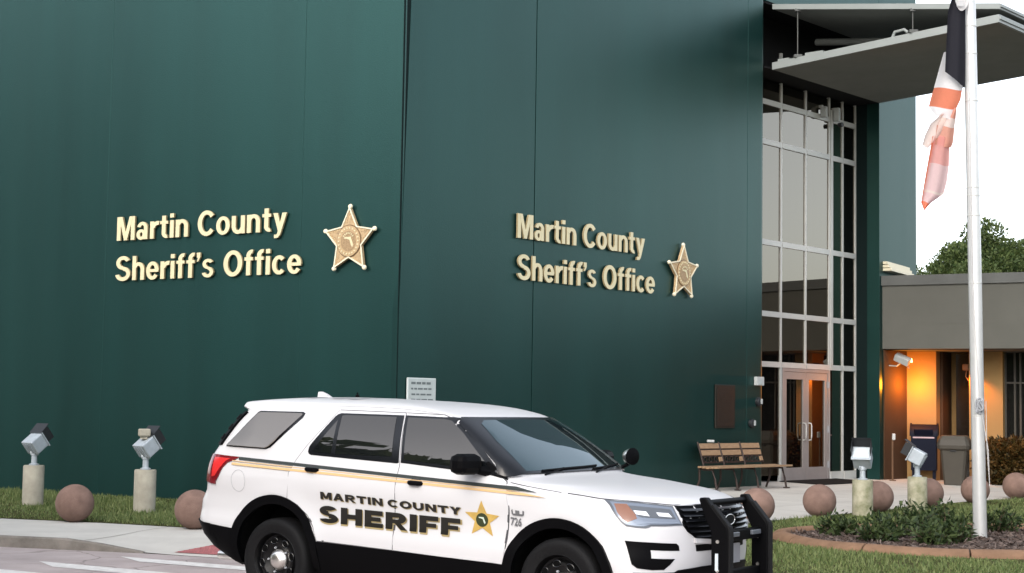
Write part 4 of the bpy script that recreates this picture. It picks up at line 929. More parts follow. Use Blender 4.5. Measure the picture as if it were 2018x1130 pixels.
# lower black cladding
patch2('rocker_panel', [(.475, .537), (2.42, .507), (2.46, .30), (2.40, .245), (.50, .245), (.455, .30)], m_side, .012, 'clad', res=.1, skirt=.04)
arc = [(.505*math.cos(a), .398+.505*math.sin(a)) for a in np.linspace(R(-12), R(192), 40)]; arci = [(.428*math.cos(a), .398+.428*math.sin(a)) for a in np.linspace(R(192), R(-12), 40)]
for cx_, ex in ((0.0, 0), (2.885, .0)):
    patch2('wheel_arch_trim', [(x+cx_, z) for x, z in arc+arci], m_side, .016, 'clad', res=.05, skirt=.05)
patch2('rear_bumper_trim', [(-.44, .578), (-.60, .585), (-.78, .60), (-.72, .40), (-.60, .33), (-.42, .28)], m_side, .012, 'clad', res=.08, skirt=.03)
patch2('rear_bumper_trim', [(90/80, .60), (50/80, .63), (0, .63), (0, .25), (60/80, .25), (88/80, .36)], m_rear, .012, 'clad', res=.1, skirt=.03)
patch('front_lower_trim', thF([(-62, .50), (-35, .55), (-15, .565), (15, .565), (35, .55), (44, .50), (60, .45), (80, .42), (80, .24), (-80, .24), (-80, .42)]), m_front, .012, 'clad', res=.09, skirt=.03)
# headlamps: bezel, lens, amber, projectors
hl = [(63.7, 1.064), (50.6, 1.054), (32.7, 1.029), (34.1, .96), (33.2, .889), (46, .884), (55.6, .884), (57.5, .874), (60.3, .868), (66, .870), (73, .878), (74.9, .905), (73.5, .945)]
hin = [(63.6, 1.050), (50.6, 1.042), (34.2, 1.017), (35.3, .96), (34.6, .902), (46, .896), (56, .896), (61, .882), (66, .883), (71.8, .89), (73.2, .912), (72.2, .945)]
for h, h2 in (patch2('headlight', thF(hl), m_front, .004, 'hframe', res=.05),):
    for par, sg in ((h, 1), (h2, -1)):
        def hp(name, o_, off, mt):
            mb = MB(); patch_mb(mb, thF(o_), m_front, off, .04, .006)
            if sg < 0: mb.v = [(x, -y, z) for x, y, z in mb.v]
            mb.build(name, mt, par, sharp=40)
        hp('lens', hin, .008, 'hlens')
        hp('indicator', [(63.4, 1.035), (57.2, 1.035), (59.6, .968), (62, .935), (70.5, .908), (71.6, .93), (69, .975)], .0105, 'amber')
        hp('inner_bezel', [(57.5, 1.025), (36.3, 1.003), (36.8, .935), (58.5, .945), (60, .97)], .0105, 'hframe')
        hp('projector', [(58.4, .990), (52.0, .983), (52.8, .950), (59.6, .962)], .014, 'hbright'); hp('projector', [(46.5, .978), (39.6, .973), (39.0, .944), (46.8, .952)], .014, 'hbright')
        hp('lower_strip', [(66, .915), (50, .915), (36.5, .912), (36.2, .903), (46, .902), (58, .902), (64, .895)], .0115, 'hlens')
# hood shut line, grille, slats, badge ring
mb = MB(); ln = [(73.9, 1.095), (71, 1.088), (66, 1.074), (63, 1.068), (50, 1.058), (40, 1.046), (32, 1.036), (15, 1.036), (0, 1.038)]
for sg in (1, -1): mb.tube([emit(front_pt(sg*a, z)*np.array([1, 1, 1])+np.array([.0, 0, .001])) for a, z in ln], .005, 6)
mb.tube([emit(side_pt(x, z)) for x, z in ((2.435, 1.150), (2.6, 1.128), (2.75, 1.113), (2.9, 1.099))], .0035, 6); mb.build('hood_seam', 'seam', car)
gr = [(31.5, 1.032), (0, 1.036), (-31.5, 1.032), (-34, .90), (-30, .84), (-22, .778), (-10, .762), (10, .762), (22, .778), (30, .84), (33, .888)]
g = patch('grille', thF(gr), m_front, .002, 'clad', res=.06)
mb = MB()
for z_, th_ in ((1.012, 30.5), (.972, 31.5), (.932, 32), (.892, 31.5), (.852, 29.5), (.812, 25)):
    a = [emit(front_pt(t_, z_)+np.array([.012, 0, 0])) for t_ in np.linspace(-th_, th_, 25)]
    c = [emit(front_pt(t_, z_-.016)+np.array([.030, 0, 0])) for t_ in np.linspace(-th_, th_, 25)]; d = [emit(front_pt(t_, z_-.022)+np.array([.005, 0, 0])) for t_ in np.linspace(-th_, th_, 25)]
    mb.add(a+c+d, [(i, i+1, 26+i, 25+i) for i in range(24)]+[(25+i, 26+i, 51+i, 50+i) for i in range(24)])
mb.build('grille_slat', 'gloss', g)
mb = MB(); mb.lathe([(.001, 0), (.085, 0), (.09, .008), (.082, .014), (.001, .016)], 32, 'Z'); 
rotm = Matrix.Translation(Vector(emit(front_pt(0, .915)))+Vector((.03, 0, 0))) @ Matrix.Rotation(R(90), 4, 'Y') @ Matrix.Scale(.45, 4, (1, 0, 0)); mb.v = [tuple(rotm @ Vector(p)) for p in mb.v]; mb.build('badge', 'rim', g)
mb = MB(); mb.tube([emit(front_pt(0, .915)+np.array([.045, .088*math.cos(a), .040*math.sin(a)])) for a in np.linspace(0, 2*math.pi, 33)], .004, 6, False); mb.build('badge_rim', 'chrome', g)
patch('grille_surround', thF([(25, .79), (10, .772), (-10, .772), (-22, .785), (-31, .86), (-34.5, .86), (-26, .765), (-10, .735), (10, .735), (24, .752)]), m_front, .02, 'paint', res=.05, skirt=.03)
# fog lamp recesses (C shape with a white tongue)
patch2('fog_recess', thF([(77.3, .771), (56.5, .763), (38.5, .753), (36.6, .735), (35.9, .697), (48, .701), (58.3, .706), (57.6, .672), (57.1, .645), (48, .640), (38.6, .637), (42, .595), (46.4, .557), (56, .557), (67.7, .569), (72.2, .598), (75.5, .69)]), m_front, .003, 'clad', res=.04, skirt=.006)
patch('lower_slot', thF([(23, .736), (-23, .736), (-23, .685), (22, .685)]), m_front, .003, 'clad', res=.06)
# windscreen, dark pillars, wipers
patch('windscreen_trim', thF([(90, 1.205), (50, 1.208), (0, 1.215), (-50, 1.208), (-90, 1.205), (-90, 1.45), (-90, 1.59), (-70, 1.632), (0, 1.636), (70, 1.632), (90, 1.59), (90, 1.45)]), m_front, .0150, 'gloss', res=.08)
patch('windscreen', thF([(51, 1.222), (0, 1.232), (-51, 1.222), (-60, 1.45), (-58, 1.604), (0, 1.615), (42, 1.606), (50, 1.58), (54, 1.45)]), m_front, .0185, 'wsglass', res=.08)
mb = MB()
for (a0, z0, a1, z1) in ((34, 1.226, -14, 1.250), (-8, 1.228, -50, 1.25)):
    mb.tube([emit(front_pt(a0+(a1-a0)*k, z0+(z1-z0)*k)+np.array([.022, 0, .012])) for k in np.linspace(0, 1, 9)], .009, 6); mb.tube([emit(front_pt(a0, z0)+np.array([.05, 0, -.02])), emit(front_pt(a0+(a1-a0)*.45, z0+(z1-z0)*.45)+np.array([.028, 0, .018]))], .007, 6)
mb.build('wiper', 'clad', car)
# dash pillar seen through the screen is left out; mirrors
for sg in (-1, 1):
    mb = MB(); mb.box((2.10, sg*1.10, 1.275-.01), (.17, .25, .165), Matrix.Rotation(R(sg*10), 3, 'Z'), .055); mb.build('mirror', 'clad', car)
    mb = MB(); mb.tube([(2.22, sg*.915, 1.20), (2.17, sg*.98, 1.215), (2.13, sg*1.04, 1.235)], [.045, .038, .04], 10); mb.build('mirror_arm', 'clad', car)
    patch('mirror_sail', [(2.10, 1.215), (2.40, 1.165), (2.385, 1.205), (2.20, 1.30)], m_side, .013, 'clad') if sg < 0 else None
# stripes and lettering
def strip(name, a, c, h0, h1, mt, off=.0118):
    n = 16; o_ = []
    top = [(a[0]+(c[0]-a[0])*k/n, a[1]+(c[1]-a[1])*k/n+h0) for k in range(n+1)]; bot = [(a[0]+(c[0]-a[0])*k/n, a[1]+(c[1]-a[1])*k/n+h1) for k in range(n+1)]
    if name == 'side_stripe': top[-1] = bot[-1]
    return patch(name, top+bot[::-1], m_side, off, mt, res=.12, skirt=.005)
strip('side_stripe', (-.45, 1.192), (2.70, 1.098), .014, -.012, 'dark_stripe')
strip('side_stripe', (-.52, 1.143), (2.78, 1.062), .010, -.010, 'gold_stripe'); strip('side_stripe', (-.52, 1.168), (2.55, 1.086), .003, -.003, 'gold_stripe')
def decal(txt, name, p0, p1, hgt, mt, off, bold=.03, shear=0, dx=0, dz=0, space=1.0):
    """text laid on the door between two baseline points (x, z)"""
    vs, fs = text_polys(txt, bold, 0, shear, 4, space); ax = min(v[0] for v in vs); bx = max(v[0] for v in vs); cz = max(v[1] for v in vs); b0_ = min(v[1] for v in vs)
    bm = bmesh.new(); bv = [bm.verts.new((v[0], v[1], 0)) for v in vs]
    for f in fs:
        try: bm.faces.new([bv[i] for i in f])
        except ValueError: pass
    mb = MB(); out = []
    for v in bv:
        k = (v.co.x-ax)/(bx-ax); x = p0[0]+(p1[0]-p0[0])*k+dx; z = p0[1]+(p1[1]-p0[1])*k+(v.co.y-b0_)/(cz-b0_)*hgt(k)+dz
        p, n = normal(m_side, x, z); out.append(emit(p+n*off))
    bm.verts.index_update(); mb.add(out, [[v.index for v in f.verts] for f in bm.faces]); bm.free()
    o = mb.build(name, mt, car, fix=False)
    for p in o.data.polygons:
        if p.normal.y > 0: p.flip()
    return o
hM = lambda k: .070; hS = lambda k: .140
# heavy wide capitals for the door lettering, drawn from bars and bands (cap height 1)
def _caps(t, th):
    W_ = lambda o: o
    return {
     'M': (1.20, [_rc(0, 0, t, 1), _rc(1.2-t, 0, 1.2, 1), [[(0, 1), (t*1.15, 1), (.6+t*.35, .12), (.6-t*.45, .12)]], [[(1.2-t*1.15, 1), (1.2, 1), (.6+t*.45, .12), (.6-t*.35, .12)]]]),
     'A': (1.10, [[[(0, 0), (t*1.1, 0), (.55+t*.5, 1), (.55-t*.5, 1)]], [[(1.1-t*1.1, 0), (1.1, 0), (.55+t*.5, 1), (.55-t*.5, 1)]], _rc(.28, .2, .82, .2+th*.8)]),
     'R': (1.05, [_rc(0, 0, t, 1), _rc(t*.5, 1-th, .6, 1), _rc(t*.5, .38, .6, .38+th*.85), _ell(.6, .69, .40, .31, -90, 90, t, th*.92, 16), [[(.42, .42), (.72, .42), (1.08, 0), (.76, 0)]]]),
     'T': (.98, [_rc(0, 1-th, .98, 1), _rc(.49-t/2, 0, .49+t/2, 1)]), 'I': (t, [_rc(0, 0, t, 1)]),
     'N': (1.05, [_rc(0, 0, t, 1), _rc(1.05-t, 0, 1.05, 1), [[(0, 1), (t*1.1, 1), (1.05, 0), (1.05-t*1.1, 0)]]]),
     'C': (1.05, [_ell(.55, .5, .55, .52, 42, 318, t, th, 30)]), 'O': (1.15, [_ell(.575, .5, .575, .52, 0, 360, t, th, 36)]),
     'U': (1.05, [_rc(0, .42, t, 1), _rc(1.05-t, .42, 1.05, 1), _ell(.525, .44, .525, .46, 180, 360, t, th, 20)]),
     'Y': (1.05, [[[(0, 1), (t*1.2, 1), (.525+t*.5, .40), (.525-t*.5, .40)]], [[(1.05-t*1.2, 1), (1.05, 1), (.525+t*.5, .40), (.525-t*.5, .40)]], _rc(.525-t/2, 0, .525+t/2, .45)]),
     'S': (1.00, [_ell(.48, .73, .46, .29, 28, 268, t, th, 22), _ell(.50, .275, .48, .295, -168, 88, t, th, 22), [[(.12, .62), (.40, .64), (.88, .42), (.60, .34)]]]),
     'H': (1.08, [_rc(0, 0, t, 1), _rc(1.08-t, 0, 1.08, 1), _rc(t*.5, .5-th*.5, 1.08-t*.5, .5+th*.5)]),
     'E': (.92, [_rc(0, 0, t, 1), _rc(t*.5, 0, .92, th), _rc(t*.5, 1-th, .90, 1), _rc(t*.5, .5-th*.45, .80, .5+th*.45)]),
     'F': (.90, [_rc(0, 0, t, 1), _rc(t*.5, 1-th, .90, 1), _rc(t*.5, .46-th*.4, .80, .46+th*.45)])}
def caps_decal(name, txt, p0, p1, hgt, mt, off, t, th, gap=.14, space=.5, dx=0, dz=0, grow=0):
    """letters laid on the door between two baseline points; grow fattens every stroke for the outline"""
    gl = _caps(t, th); W = 0; pos = []
    for ch in txt:
        if ch == ' ': W += space-gap; continue
        pos.append((ch, W)); W += gl[ch][0]+gap
    W -= gap; mb = MB(); sx = math.hypot(p1[0]-p0[0], p1[1]-p0[1])/W
    for ch, w_ in pos:
        for k, piece in enumerate(gl[ch][1]):
            for q in piece:
                cx = sum(p[0] for p in q)/len(q); cy = sum(p[1] for p in q)/len(q); P = []
                for u, v in q:
                    if grow: d = math.hypot((u-cx)*sx, (v-cy)*hgt)+1e-9; u += (u-cx)*grow/d; v += (v-cy)*grow/d
                    kx = (w_+u)/W; P.append((p0[0]+(p1[0]-p0[0])*kx+dx, p0[1]+(p1[1]-p0[1])*kx+v*hgt+dz))
                ar = sum(P[i-1][0]*P[i][1]-P[i][0]*P[i-1][1] for i in range(len(P)))
                if ar < 0: P = P[::-1]
                L = max(abs(P[0][1]-P[-1][1]), abs(P[0][1]-P[1][1]), .01); n = max(1, int(L/.035)) if len(P) == 4 else 1
                # split tall quads so they follow the door's curve
                for j in range(n):
                    if n == 1: Q = P
                    else:
                        lo = sorted(range(4), key=lambda i: P[i][1])[:2]
                        A_, B_, C_, D_ = P
                        if abs(A_[1]-B_[1]) < abs(B_[1]-C_[1]): e0, e1, f0, f1 = A_, D_, B_, C_
                        else: e0, e1, f0, f1 = B_, A_, C_, D_
                        l = lambda a, b, s_: (a[0]+(b[0]-a[0])*s_, a[1]+(b[1]-a[1])*s_)
                        Q = [l(e0, e1, j/n), l(f0, f1, j/n), l(f0, f1, (j+1)/n), l(e0, e1, (j+1)/n)]
                    vs = []
                    for x, z in Q: p, nn = normal(m_side, x, z); vs.append(emit(p+nn*(off+.0005*k)))
                    mb.add(vs, [tuple(range(len(vs)))])
    o = mb.build(name, mt, car, fix=False)
    for p in o.data.polygons:
        if p.normal.y > 0: p.flip()
    return o
for tx_, a_, c_, h_, t_, th_, gp_ in (('MARTIN COUNTY', (.528, .905), (1.983, .868), .060, .30, .25, .15), ('SHERIFF', (.508, .702), (1.975, .690), .143, .34, .27, .12)):
    g_ = .017 if tx_[0] == 'S' else .008
    caps_decal('lettering_outline', tx_, a_, c_, h_, 'deckgold', .0125, t_, th_, gp_, dx=.4*g_, dz=-.55*g_, grow=0); caps_decal('lettering_outline', tx_, (a_[0]-g_*.4, a_[1]), (c_[0]+g_*.6, c_[1]), h_+g_*.5, 'deckgold', .0125, t_, th_, gp_, dx=.3*g_, dz=-.9*g_)
    caps_decal('lettering', tx_, a_, c_, h_, 'deckblack', .0175, t_, th_, gp_)
decal('726', 'unit_number', (2.452, .815), (2.560, .812), lambda k: .068, 'greytxt', .0105, .02)
patch('fender_badge', [(2.462, .935), (2.472, .945), (2.475, .912), (2.50, .912), (2.50, .938), (2.535, .936), (2.535, .910), (2.565, .910), (2.568, .938), (2.580, .936), (2.578, .905), (2.565, .896), (2.48, .898), (2.465, .908)], m_side, .010, 'greytxt', res=.05, skirt=.004)
sc_ = (2.183, .842)
st = patch('star_decal', [(sc_[0]+.172*x, sc_[1]+.152*z-.006*x) for x, z in star_pts(1, .44)], m_side, .0125, 'stargold', res=.05, skirt=.004)
patch('star_seal', [(sc_[0]+.058*math.cos(a), sc_[1]-.002+.056*math.sin(a)) for a in np.linspace(0, 2*math.pi, 29)[:-1]], m_side, .0145, 'stargreen', st, res=.04, skirt=.003)
patch('state_outline', [(sc_[0]+.034*x+.004, sc_[1]+.034*z) for x, z in FLA], m_side, .016, 'starpale', st, res=.04, skirt=.003)
# roof furniture
mb = MB(); fp = [(-.13, 0), (-.125, .07), (-.09, .072), (-.04, .055), (.02, .022), (.06, 0)]
zt = rk(0, m_hood(-.2, 0)[2]); mb.prism([(u, v) for u, v in fp], -.022, .022, lambda u, v, w_: (u-.21, w_*(1-v*6), zt+v-.012)); mb.build('roof_antenna', 'paint', car)
mb = MB(); p = m_hood(.12, .0); mb.lathe([(.02, 0), (.02, .02), (.008, .028), (.006, .045), (.001, .046)], 12, 'Z', (p[0], p[1], rk(p[0], p[2]))); mb.build('roof_knob', 'clad', car)
mb = MB()
for x in (.0, .30, .48):
    p = m_hood(x, -.42); vs = [emit(m_hood(x+a, -.42+c)+np.array([0, 0, .004])) for a, c in ((-.055, -.11), (.055, -.11), (.055, .11), (-.055, .11))]; mb.add(vs, [(0, 1, 2, 3)])
mb.build('roof_number', 'mark', car)
# spot lamp on the far pillar
mb = MB(); c_ = Vector((2.50, .90, 1.305)); mb.M = Matrix.Translation(c_) @ Matrix.Rotation(R(-20), 4, 'Z') @ Matrix.Rotation(R(90), 4, 'Y')
mb.lathe([(.001, -.085), (.03, -.08), (.055, -.05), (.068, -.01), (.072, .015), (.072, .03)], 24); sp = mb.build('spot_lamp', 'chrome', car)
mb = MB(); mb.M = Matrix.Translation(c_) @ Matrix.Rotation(R(-20), 4, 'Z') @ Matrix.Rotation(R(90), 4, 'Y'); mb.lathe([(.074, .016), (.076, .03), (.066, .034), (.001, .040)], 24); mb.build('rim', 'clad', sp)
mb = MB(); mb.tube([(2.48, .90, 1.24), (2.40, .90, 1.20), (2.32, .86, 1.19)], .018, 8); mb.build('bracket', 'clad', sp)
# push bar
pb = bpy.data.objects.new('push_bar', None); COL.objects.link(pb); pb.parent = car
prof = [(3.815, 1.035), (3.825, 1.05), (3.875, 1.05), (3.905, 1.01), (4.055, .835), (4.065, .80), (4.065, .36), (4.03, .32), (3.925, .32), (3.92, .79), (3.865, .90)]
for y_ in (-.37, .37):
    mb = MB(); mb.prism(prof, y_-.038, y_+.038, lambda u, v, w_: (u, w_, v)); up_ = mb.build('upright', 'clad', pb)
    bv = up_.modifiers.new('bevel', 'BEVEL'); bv.width = .012; bv.segments = 2
    mb = MB(); mb.prism([(3.93, 1.0), (4.072, .836), (4.08, .80), (4.08, .42), (4.065, .42), (4.065, .80), (4.055, .832), (3.915, .99)], y_-.03, y_+.03, lambda u, v, w_: (u, w_, v)); mb.build('rubber_pad', 'rubber', up_)
    for z_ in (.50, .72): mb = MB(); mb.lathe([(.014, 0), (.014, .008), (.001, .009)], 10, 'Y', (3.98, y_-.038-.009 if y_ < 0 else y_-.047, z_)); mb.build('bolt', 'chrome', up_)
mb = MB(); mb.tube([(3.855, -.37, 1.005), (3.855, .37, 1.005)], .025, 12); mb.build('cross_tube', 'clad', pb)
mb = MB(); mb.box((3.985, 0, .755), (.05, .66, .085), None, .008); mb.box((3.975, 0, .44), (.05, .66, .10), None, .008); mb.build('cross_plate', 'clad', pb)
for y_ in (-.2, .2): mb = MB(); mb.box((4.02, y_, .765), (.025, .16, .035), None, .005); mb.build('light_bar', 'hframe', pb)
mb = MB(); mb.box((3.975, -.418, .565), (.025, .006, .13)); mb.build('reflector', 'lens', pb)
mb = MB(); mb.box((3.90, 0, .60), (.012, .31, .15)); mb.build('licence_plate', 'mark', car)
# wheels
whl = []
def wheel(x, sg):
    r = bpy.data.objects.new('wheel', None); COL.objects.link(r); r.parent = car; r.location = (x, sg*.845, .3635)
    if sg > 0: r.rotation_euler = (0, 0, math.pi)
    return r
w0 = wheel(0, -1)
mb = MB(); mb.lathe([(.235, -.105), (.262, -.112), (.300, -.122), (.333, -.120), (.352, -.105), (.3615, -.08), (.3635, -.04), (.3635, .04), (.3615, .08), (.352, .105), (.30, .12), (.24, .105)], 64, 'Y', caps=False); mb.build('tyre', 'rubber', w0)
mb = MB(); mb.lathe([(.001, -.055), (.075, -.058), (.10, -.050), (.125, -.062), (.155, -.078), (.178, -.074), (.195, -.045), (.215, -.05), (.224, -.085), (.236, -.108), (.240, -.104), (.236, -.05), (.236, .1)], 56, 'Y', caps=False); rim_ = mb.build('rim', 'rim', w0)
for k in range(8):                              # oval slots as flat black patches for shaded holes, each with a rolled edge
    a = 2*math.pi*k/8+.2; mb = MB(); c = Vector((.168*math.cos(a), -.079, .168*math.sin(a))); er = Vector((math.cos(a), 0, math.sin(a))); et = Vector((-math.sin(a), 0, math.cos(a)))
    ov = [c+er*(.026*math.cos(b_))+et*(.036*math.sin(b_)) for b_ in np.linspace(0, 2*math.pi, 25)]
    mb.add([tuple(q_) for q_ in ov[:-1]], [tuple(range(24))]); sl_ = mb.build('slot', 'well', rim_)
    mb = MB(); mb.tube([q_+Vector((0, -.001, 0)) for q_ in ov], .004, 6, False); mb.build('slot_edge', 'gloss', rim_)
mb = MB()
for k in range(5):
    a = 2*math.pi*(k+.5)/5; mb.lathe([(.001, -.018), (.008, -.016), (.011, 0)], 8, 'Y', (.1085*math.cos(a), -.056, .1085*math.sin(a)))
mb.build('wheel_nut', 'ropedark', rim_)
mb = MB(); mb.lathe([(.001, -.112), (.03, -.110), (.058, -.102), (.075, -.085), (.090, -.064), (.094, -.058), (.094, -.05)], 36, 'Y'); mb.build('hub_cap', 'chrome', w0)
for x, sg in ((2.885, -1), (0, 1), (2.885, 1)):
    r = wheel(x, sg); r.location.z = .3635 if x == 0 else .3535
    for ch in list(w0.children): copy_tree(ch, r)
# dark floor pan, axles and exhaust tip
mb = MB(); mb.box((1.4, 0, .24), (3.4, 1.5, .08)); 
for x in (0, 2.885): mb.tube([(x, -.7, .36), (x, .7, .36)], .05, 10)
mb.build('floor_pan', 'well', car); mb = MB(); mb.tube([(-.95, -.62, .33), (-.72, -.62, .33)], .04, 12); mb.build('exhaust_tip', 'chrome', car)

# ------------------------------------------------------------------ planting
def leaves(name, centres, normals, ln, wd, mt, parent=None, droop=.3):
    """one leaf = a bent pair of quads"""
    n = len(centres); c = np.asarray(centres); d = np.asarray(normals); d = d/np.linalg.norm(d, axis=1)[:, None]
    r = rng.normal(size=(n, 3)); s = np.cross(d, r); s /= np.linalg.norm(s, axis=1)[:, None]+1e-9; q = np.cross(s, d)
    L_ = (ln*(.6+.8*rng.random(n)))[:, None]; W_ = (wd*(.6+.8*rng.random(n)))[:, None]
    mid = c+d*L_*.55+q*L_*.06; tip = c+d*L_-q*L_*droop*rng.random(n)[:, None]
    v = np.stack([c, mid-s*W_*.5, tip, mid+s*W_*.5], 1).reshape(-1, 3)
    idx = np.arange(n)[:, None]*4; f = np.concatenate([idx+np.array([[0, 1, 2, 3]])], 0)
    me = bpy.data.meshes.new(name); me.vertices.add(len(v)); me.vertices.foreach_set('co', v.ravel())
    me.loops.add(f.size); me.loops.foreach_set('vertex_index', f.ravel()); me.polygons.add(n)
    me.polygons.foreach_set('loop_start', np.arange(n)*4); me.polygons.foreach_set('loop_total', np.full(n, 4)); me.update(); me.validate()
    me.materials.append(MT[mt]); o = bpy.data.objects.new(name, me); COL.objects.link(o)
    if parent is not None: o.parent = parent
    return o
def inpoly(poly, x, y):
    c = np.zeros(len(x), bool)
    for i in range(len(poly)):
        (ax, ay), (bx, by) = poly[i], poly[i-1]
        if ay == by: continue
        c ^= ((ay > y) != (by > y)) & (x < (bx-ax)*(y-ay)/(by-ay)+ax)
    return c
def grass(name, poly, n, hgt, excl=None):
    P = np.array(poly); x = rng.uniform(P[:, 0].min(), P[:, 0].max(), n); y = rng.uniform(P[:, 1].min(), P[:, 1].max(), n)
    k = inpoly(poly, x, y)
    # thin, uneven sward
    k &= rng.random(n) < (.62+.38*np.sin(x*2.1+1.3*np.sin(y*1.7))*np.sin(y*2.6+x))
    if excl: k &= ~inpoly(excl, x, y)
    x, y = x[k], y[k]; n = len(x); z = np.array([H(a, b_) for a, b_ in zip(x, y)])
    h = hgt*(.45+.9*rng.random(n))*(1+.35*np.sin(x*1.3+y*.9)); w = .006+.006*rng.random(n); a = rng.random(n)*2*np.pi; ln = .7*rng.random(n)*h; b_ = rng.random(n)*2*np.pi
    v = np.empty((n, 3, 3)); dx, dy = np.cos(a)*w, np.sin(a)*w
    v[:, 0] = np.stack([x-dx, y-dy, z], 1); v[:, 1] = np.stack([x+dx, y+dy, z], 1); v[:, 2] = np.stack([x+np.cos(b_)*ln, y+np.sin(b_)*ln, z+h], 1)
    me = bpy.data.meshes.new(name); me.vertices.add(3*n); me.vertices.foreach_set('co', v.ravel()); me.loops.add(3*n); me.loops.foreach_set('vertex_index', np.arange(3*n))
    me.polygons.add(n); me.polygons.foreach_set('loop_start', np.arange(n)*3); me.polygons.foreach_set('loop_total', np.full(n, 3)); me.update(); me.validate()
    me.materials.append(MT['grass']); o = bpy.data.objects.new(name, me); COL.objects.link(o); tag(o, kind='stuff'); return o
BED = [(3.42, 20.30), (3.55, 19.35), (3.95, 18.60), (4.75, 18.10), (5.75, 17.95), (7.2, 18.1), (8.8, 18.9), (9.6, 20.2), (9.0, 21.8), (7.4, 22.2), (6.0, 22.2), (4.6, 21.75), (3.75, 21.1)]
def smooth(poly, k=5):
    P = [np.array(p) for p in poly]; n = len(P); o = []
    for i in range(n):
        p0, p1, p2, p3 = P[i-1], P[i], P[(i+1) % n], P[(i+2) % n]
        for j in range(k):
            t = j/k; o.append(tuple(.5*(2*p1+(p2-p0)*t+(2*p0-5*p1+4*p2-p3)*t*t+(3*p1-p0-3*p2+p3)*t**3)))
    return o
BS = smooth(BED)
LG = [(-12, 24), (-9.5, 22.8), (-6.843, 21.90), (-5.343, 21.37), (-3.914, 20.70), (-2.9, 20.55), (-1.95, 21.2), (-1.45, 22.3), (-1.65, 23.8), WA(.1, .1, 0)[:2], WA(12, .1, 0)[:2]]
RG_ = [(2.42, 15.5), (2.42, 18), (2.57, 21.3), (3.07, 22.33), (3.837, 23.40), (5.617, 25.67), (6.806, 27.20), (8.148, 28.94), (9.733, 30.55), (12.4, 33), (14.5, 33), (14.5, 15.2)]
P_ = np.array(BS); ctr_ = P_.mean(0); BIN = [tuple(ctr_+(p-ctr_)*(1-.06/np.linalg.norm(p-ctr_))) for p in P_]; BOUT = [tuple(ctr_+(p-ctr_)*(1+.17/np.linalg.norm(p-ctr_))) for p in P_]
grass('grass', LG, 90000, .055); grass('grass', RG_, 260000, .042, BOUT)
o = sheet('garden_bed', BIN, lambda x, y: H(x, y)+.02+.05*max(0, 1-((x-6.2)**2/9+(y-20)**2/4.5)), .006, 'mulch', .25)
# loose mulch and twigs
n = 6200; x = rng.uniform(3.3, 9.6, n); y = rng.uniform(17.9, 22.3, n); k = inpoly(BIN, x, y); x, y = x[k], y[k]
cz = np.array([H(a, c)+.03+.05*max(0, 1-((a-6.2)**2/9+(c-20)**2/4.5)) for a, c in zip(x, y)])
MT['chips'] = mat('mulch_chips', (.05, .033, .026), .95, .1, col2=(.17, .135, .12), island=1)
dn = rng.normal(size=(len(x), 3)); dn[:, 2] = np.abs(dn[:, 2])*.25
o = leaves('mulch_chips', np.stack([x, y, cz], 1), dn, np.full(len(x), .085), np.full(len(x), .022), 'chips'); tag(o, kind='stuff')
# moulded edging: rounded section swept round the bed, with cracks between the cast lengths
edg = MB(); N_ = len(BS)
prof_ = [(-.07, -.04), (-.07, .055), (-.05, .085), (-.01, .095), (.05, .085), (.10, .06), (.135, .02), (.14, -.04)]
segs = [(0, 4), (4, 11), (11, 17), (17, 25), (25, 33), (33, 41), (41, 49), (49, 57), (57, N_)]
def bpt(i, f=0): 
    p, q = P_[i % N_], P_[(i+1) % N_]; return p+(q-p)*f
for a_, b_ in segs:
    rows = []
    for i in range(a_, b_+1):
        f = .06 if i == a_ else 0
        p = bpt(i, f) if i < b_ else bpt(i-1, .94); t_ = P_[(i+1) % N_]-P_[(i-1) % N_]; t_ /= np.linalg.norm(t_); nn = np.array([t_[1], -t_[0]])
        if nn @ (p-ctr_) < 0: nn = -nn
        rows.append([(p[0]+nn[0]*u, p[1]+nn[1]*u, H(*p)+v+.004*math.sin(7*i)) for u, v in prof_])
    m_ = len(prof_); vs = [q for r in rows for q in r]; fs = [(i*m_+k, i*m_+k+1, (i+1)*m_+k+1, (i+1)*m_+k) for i in range(len(rows)-1) for k in range(m_-1)]
    edg.add(vs, fs, True); edg.add(rows[0], [tuple(range(m_))]); edg.add(rows[-1], [tuple(range(m_))])
o = edg.build('bed_edging', 'edging', sharp=50); tag(o, 'terracotta coloured cast concrete edging curving round the planted flagpole bed', 'edging')
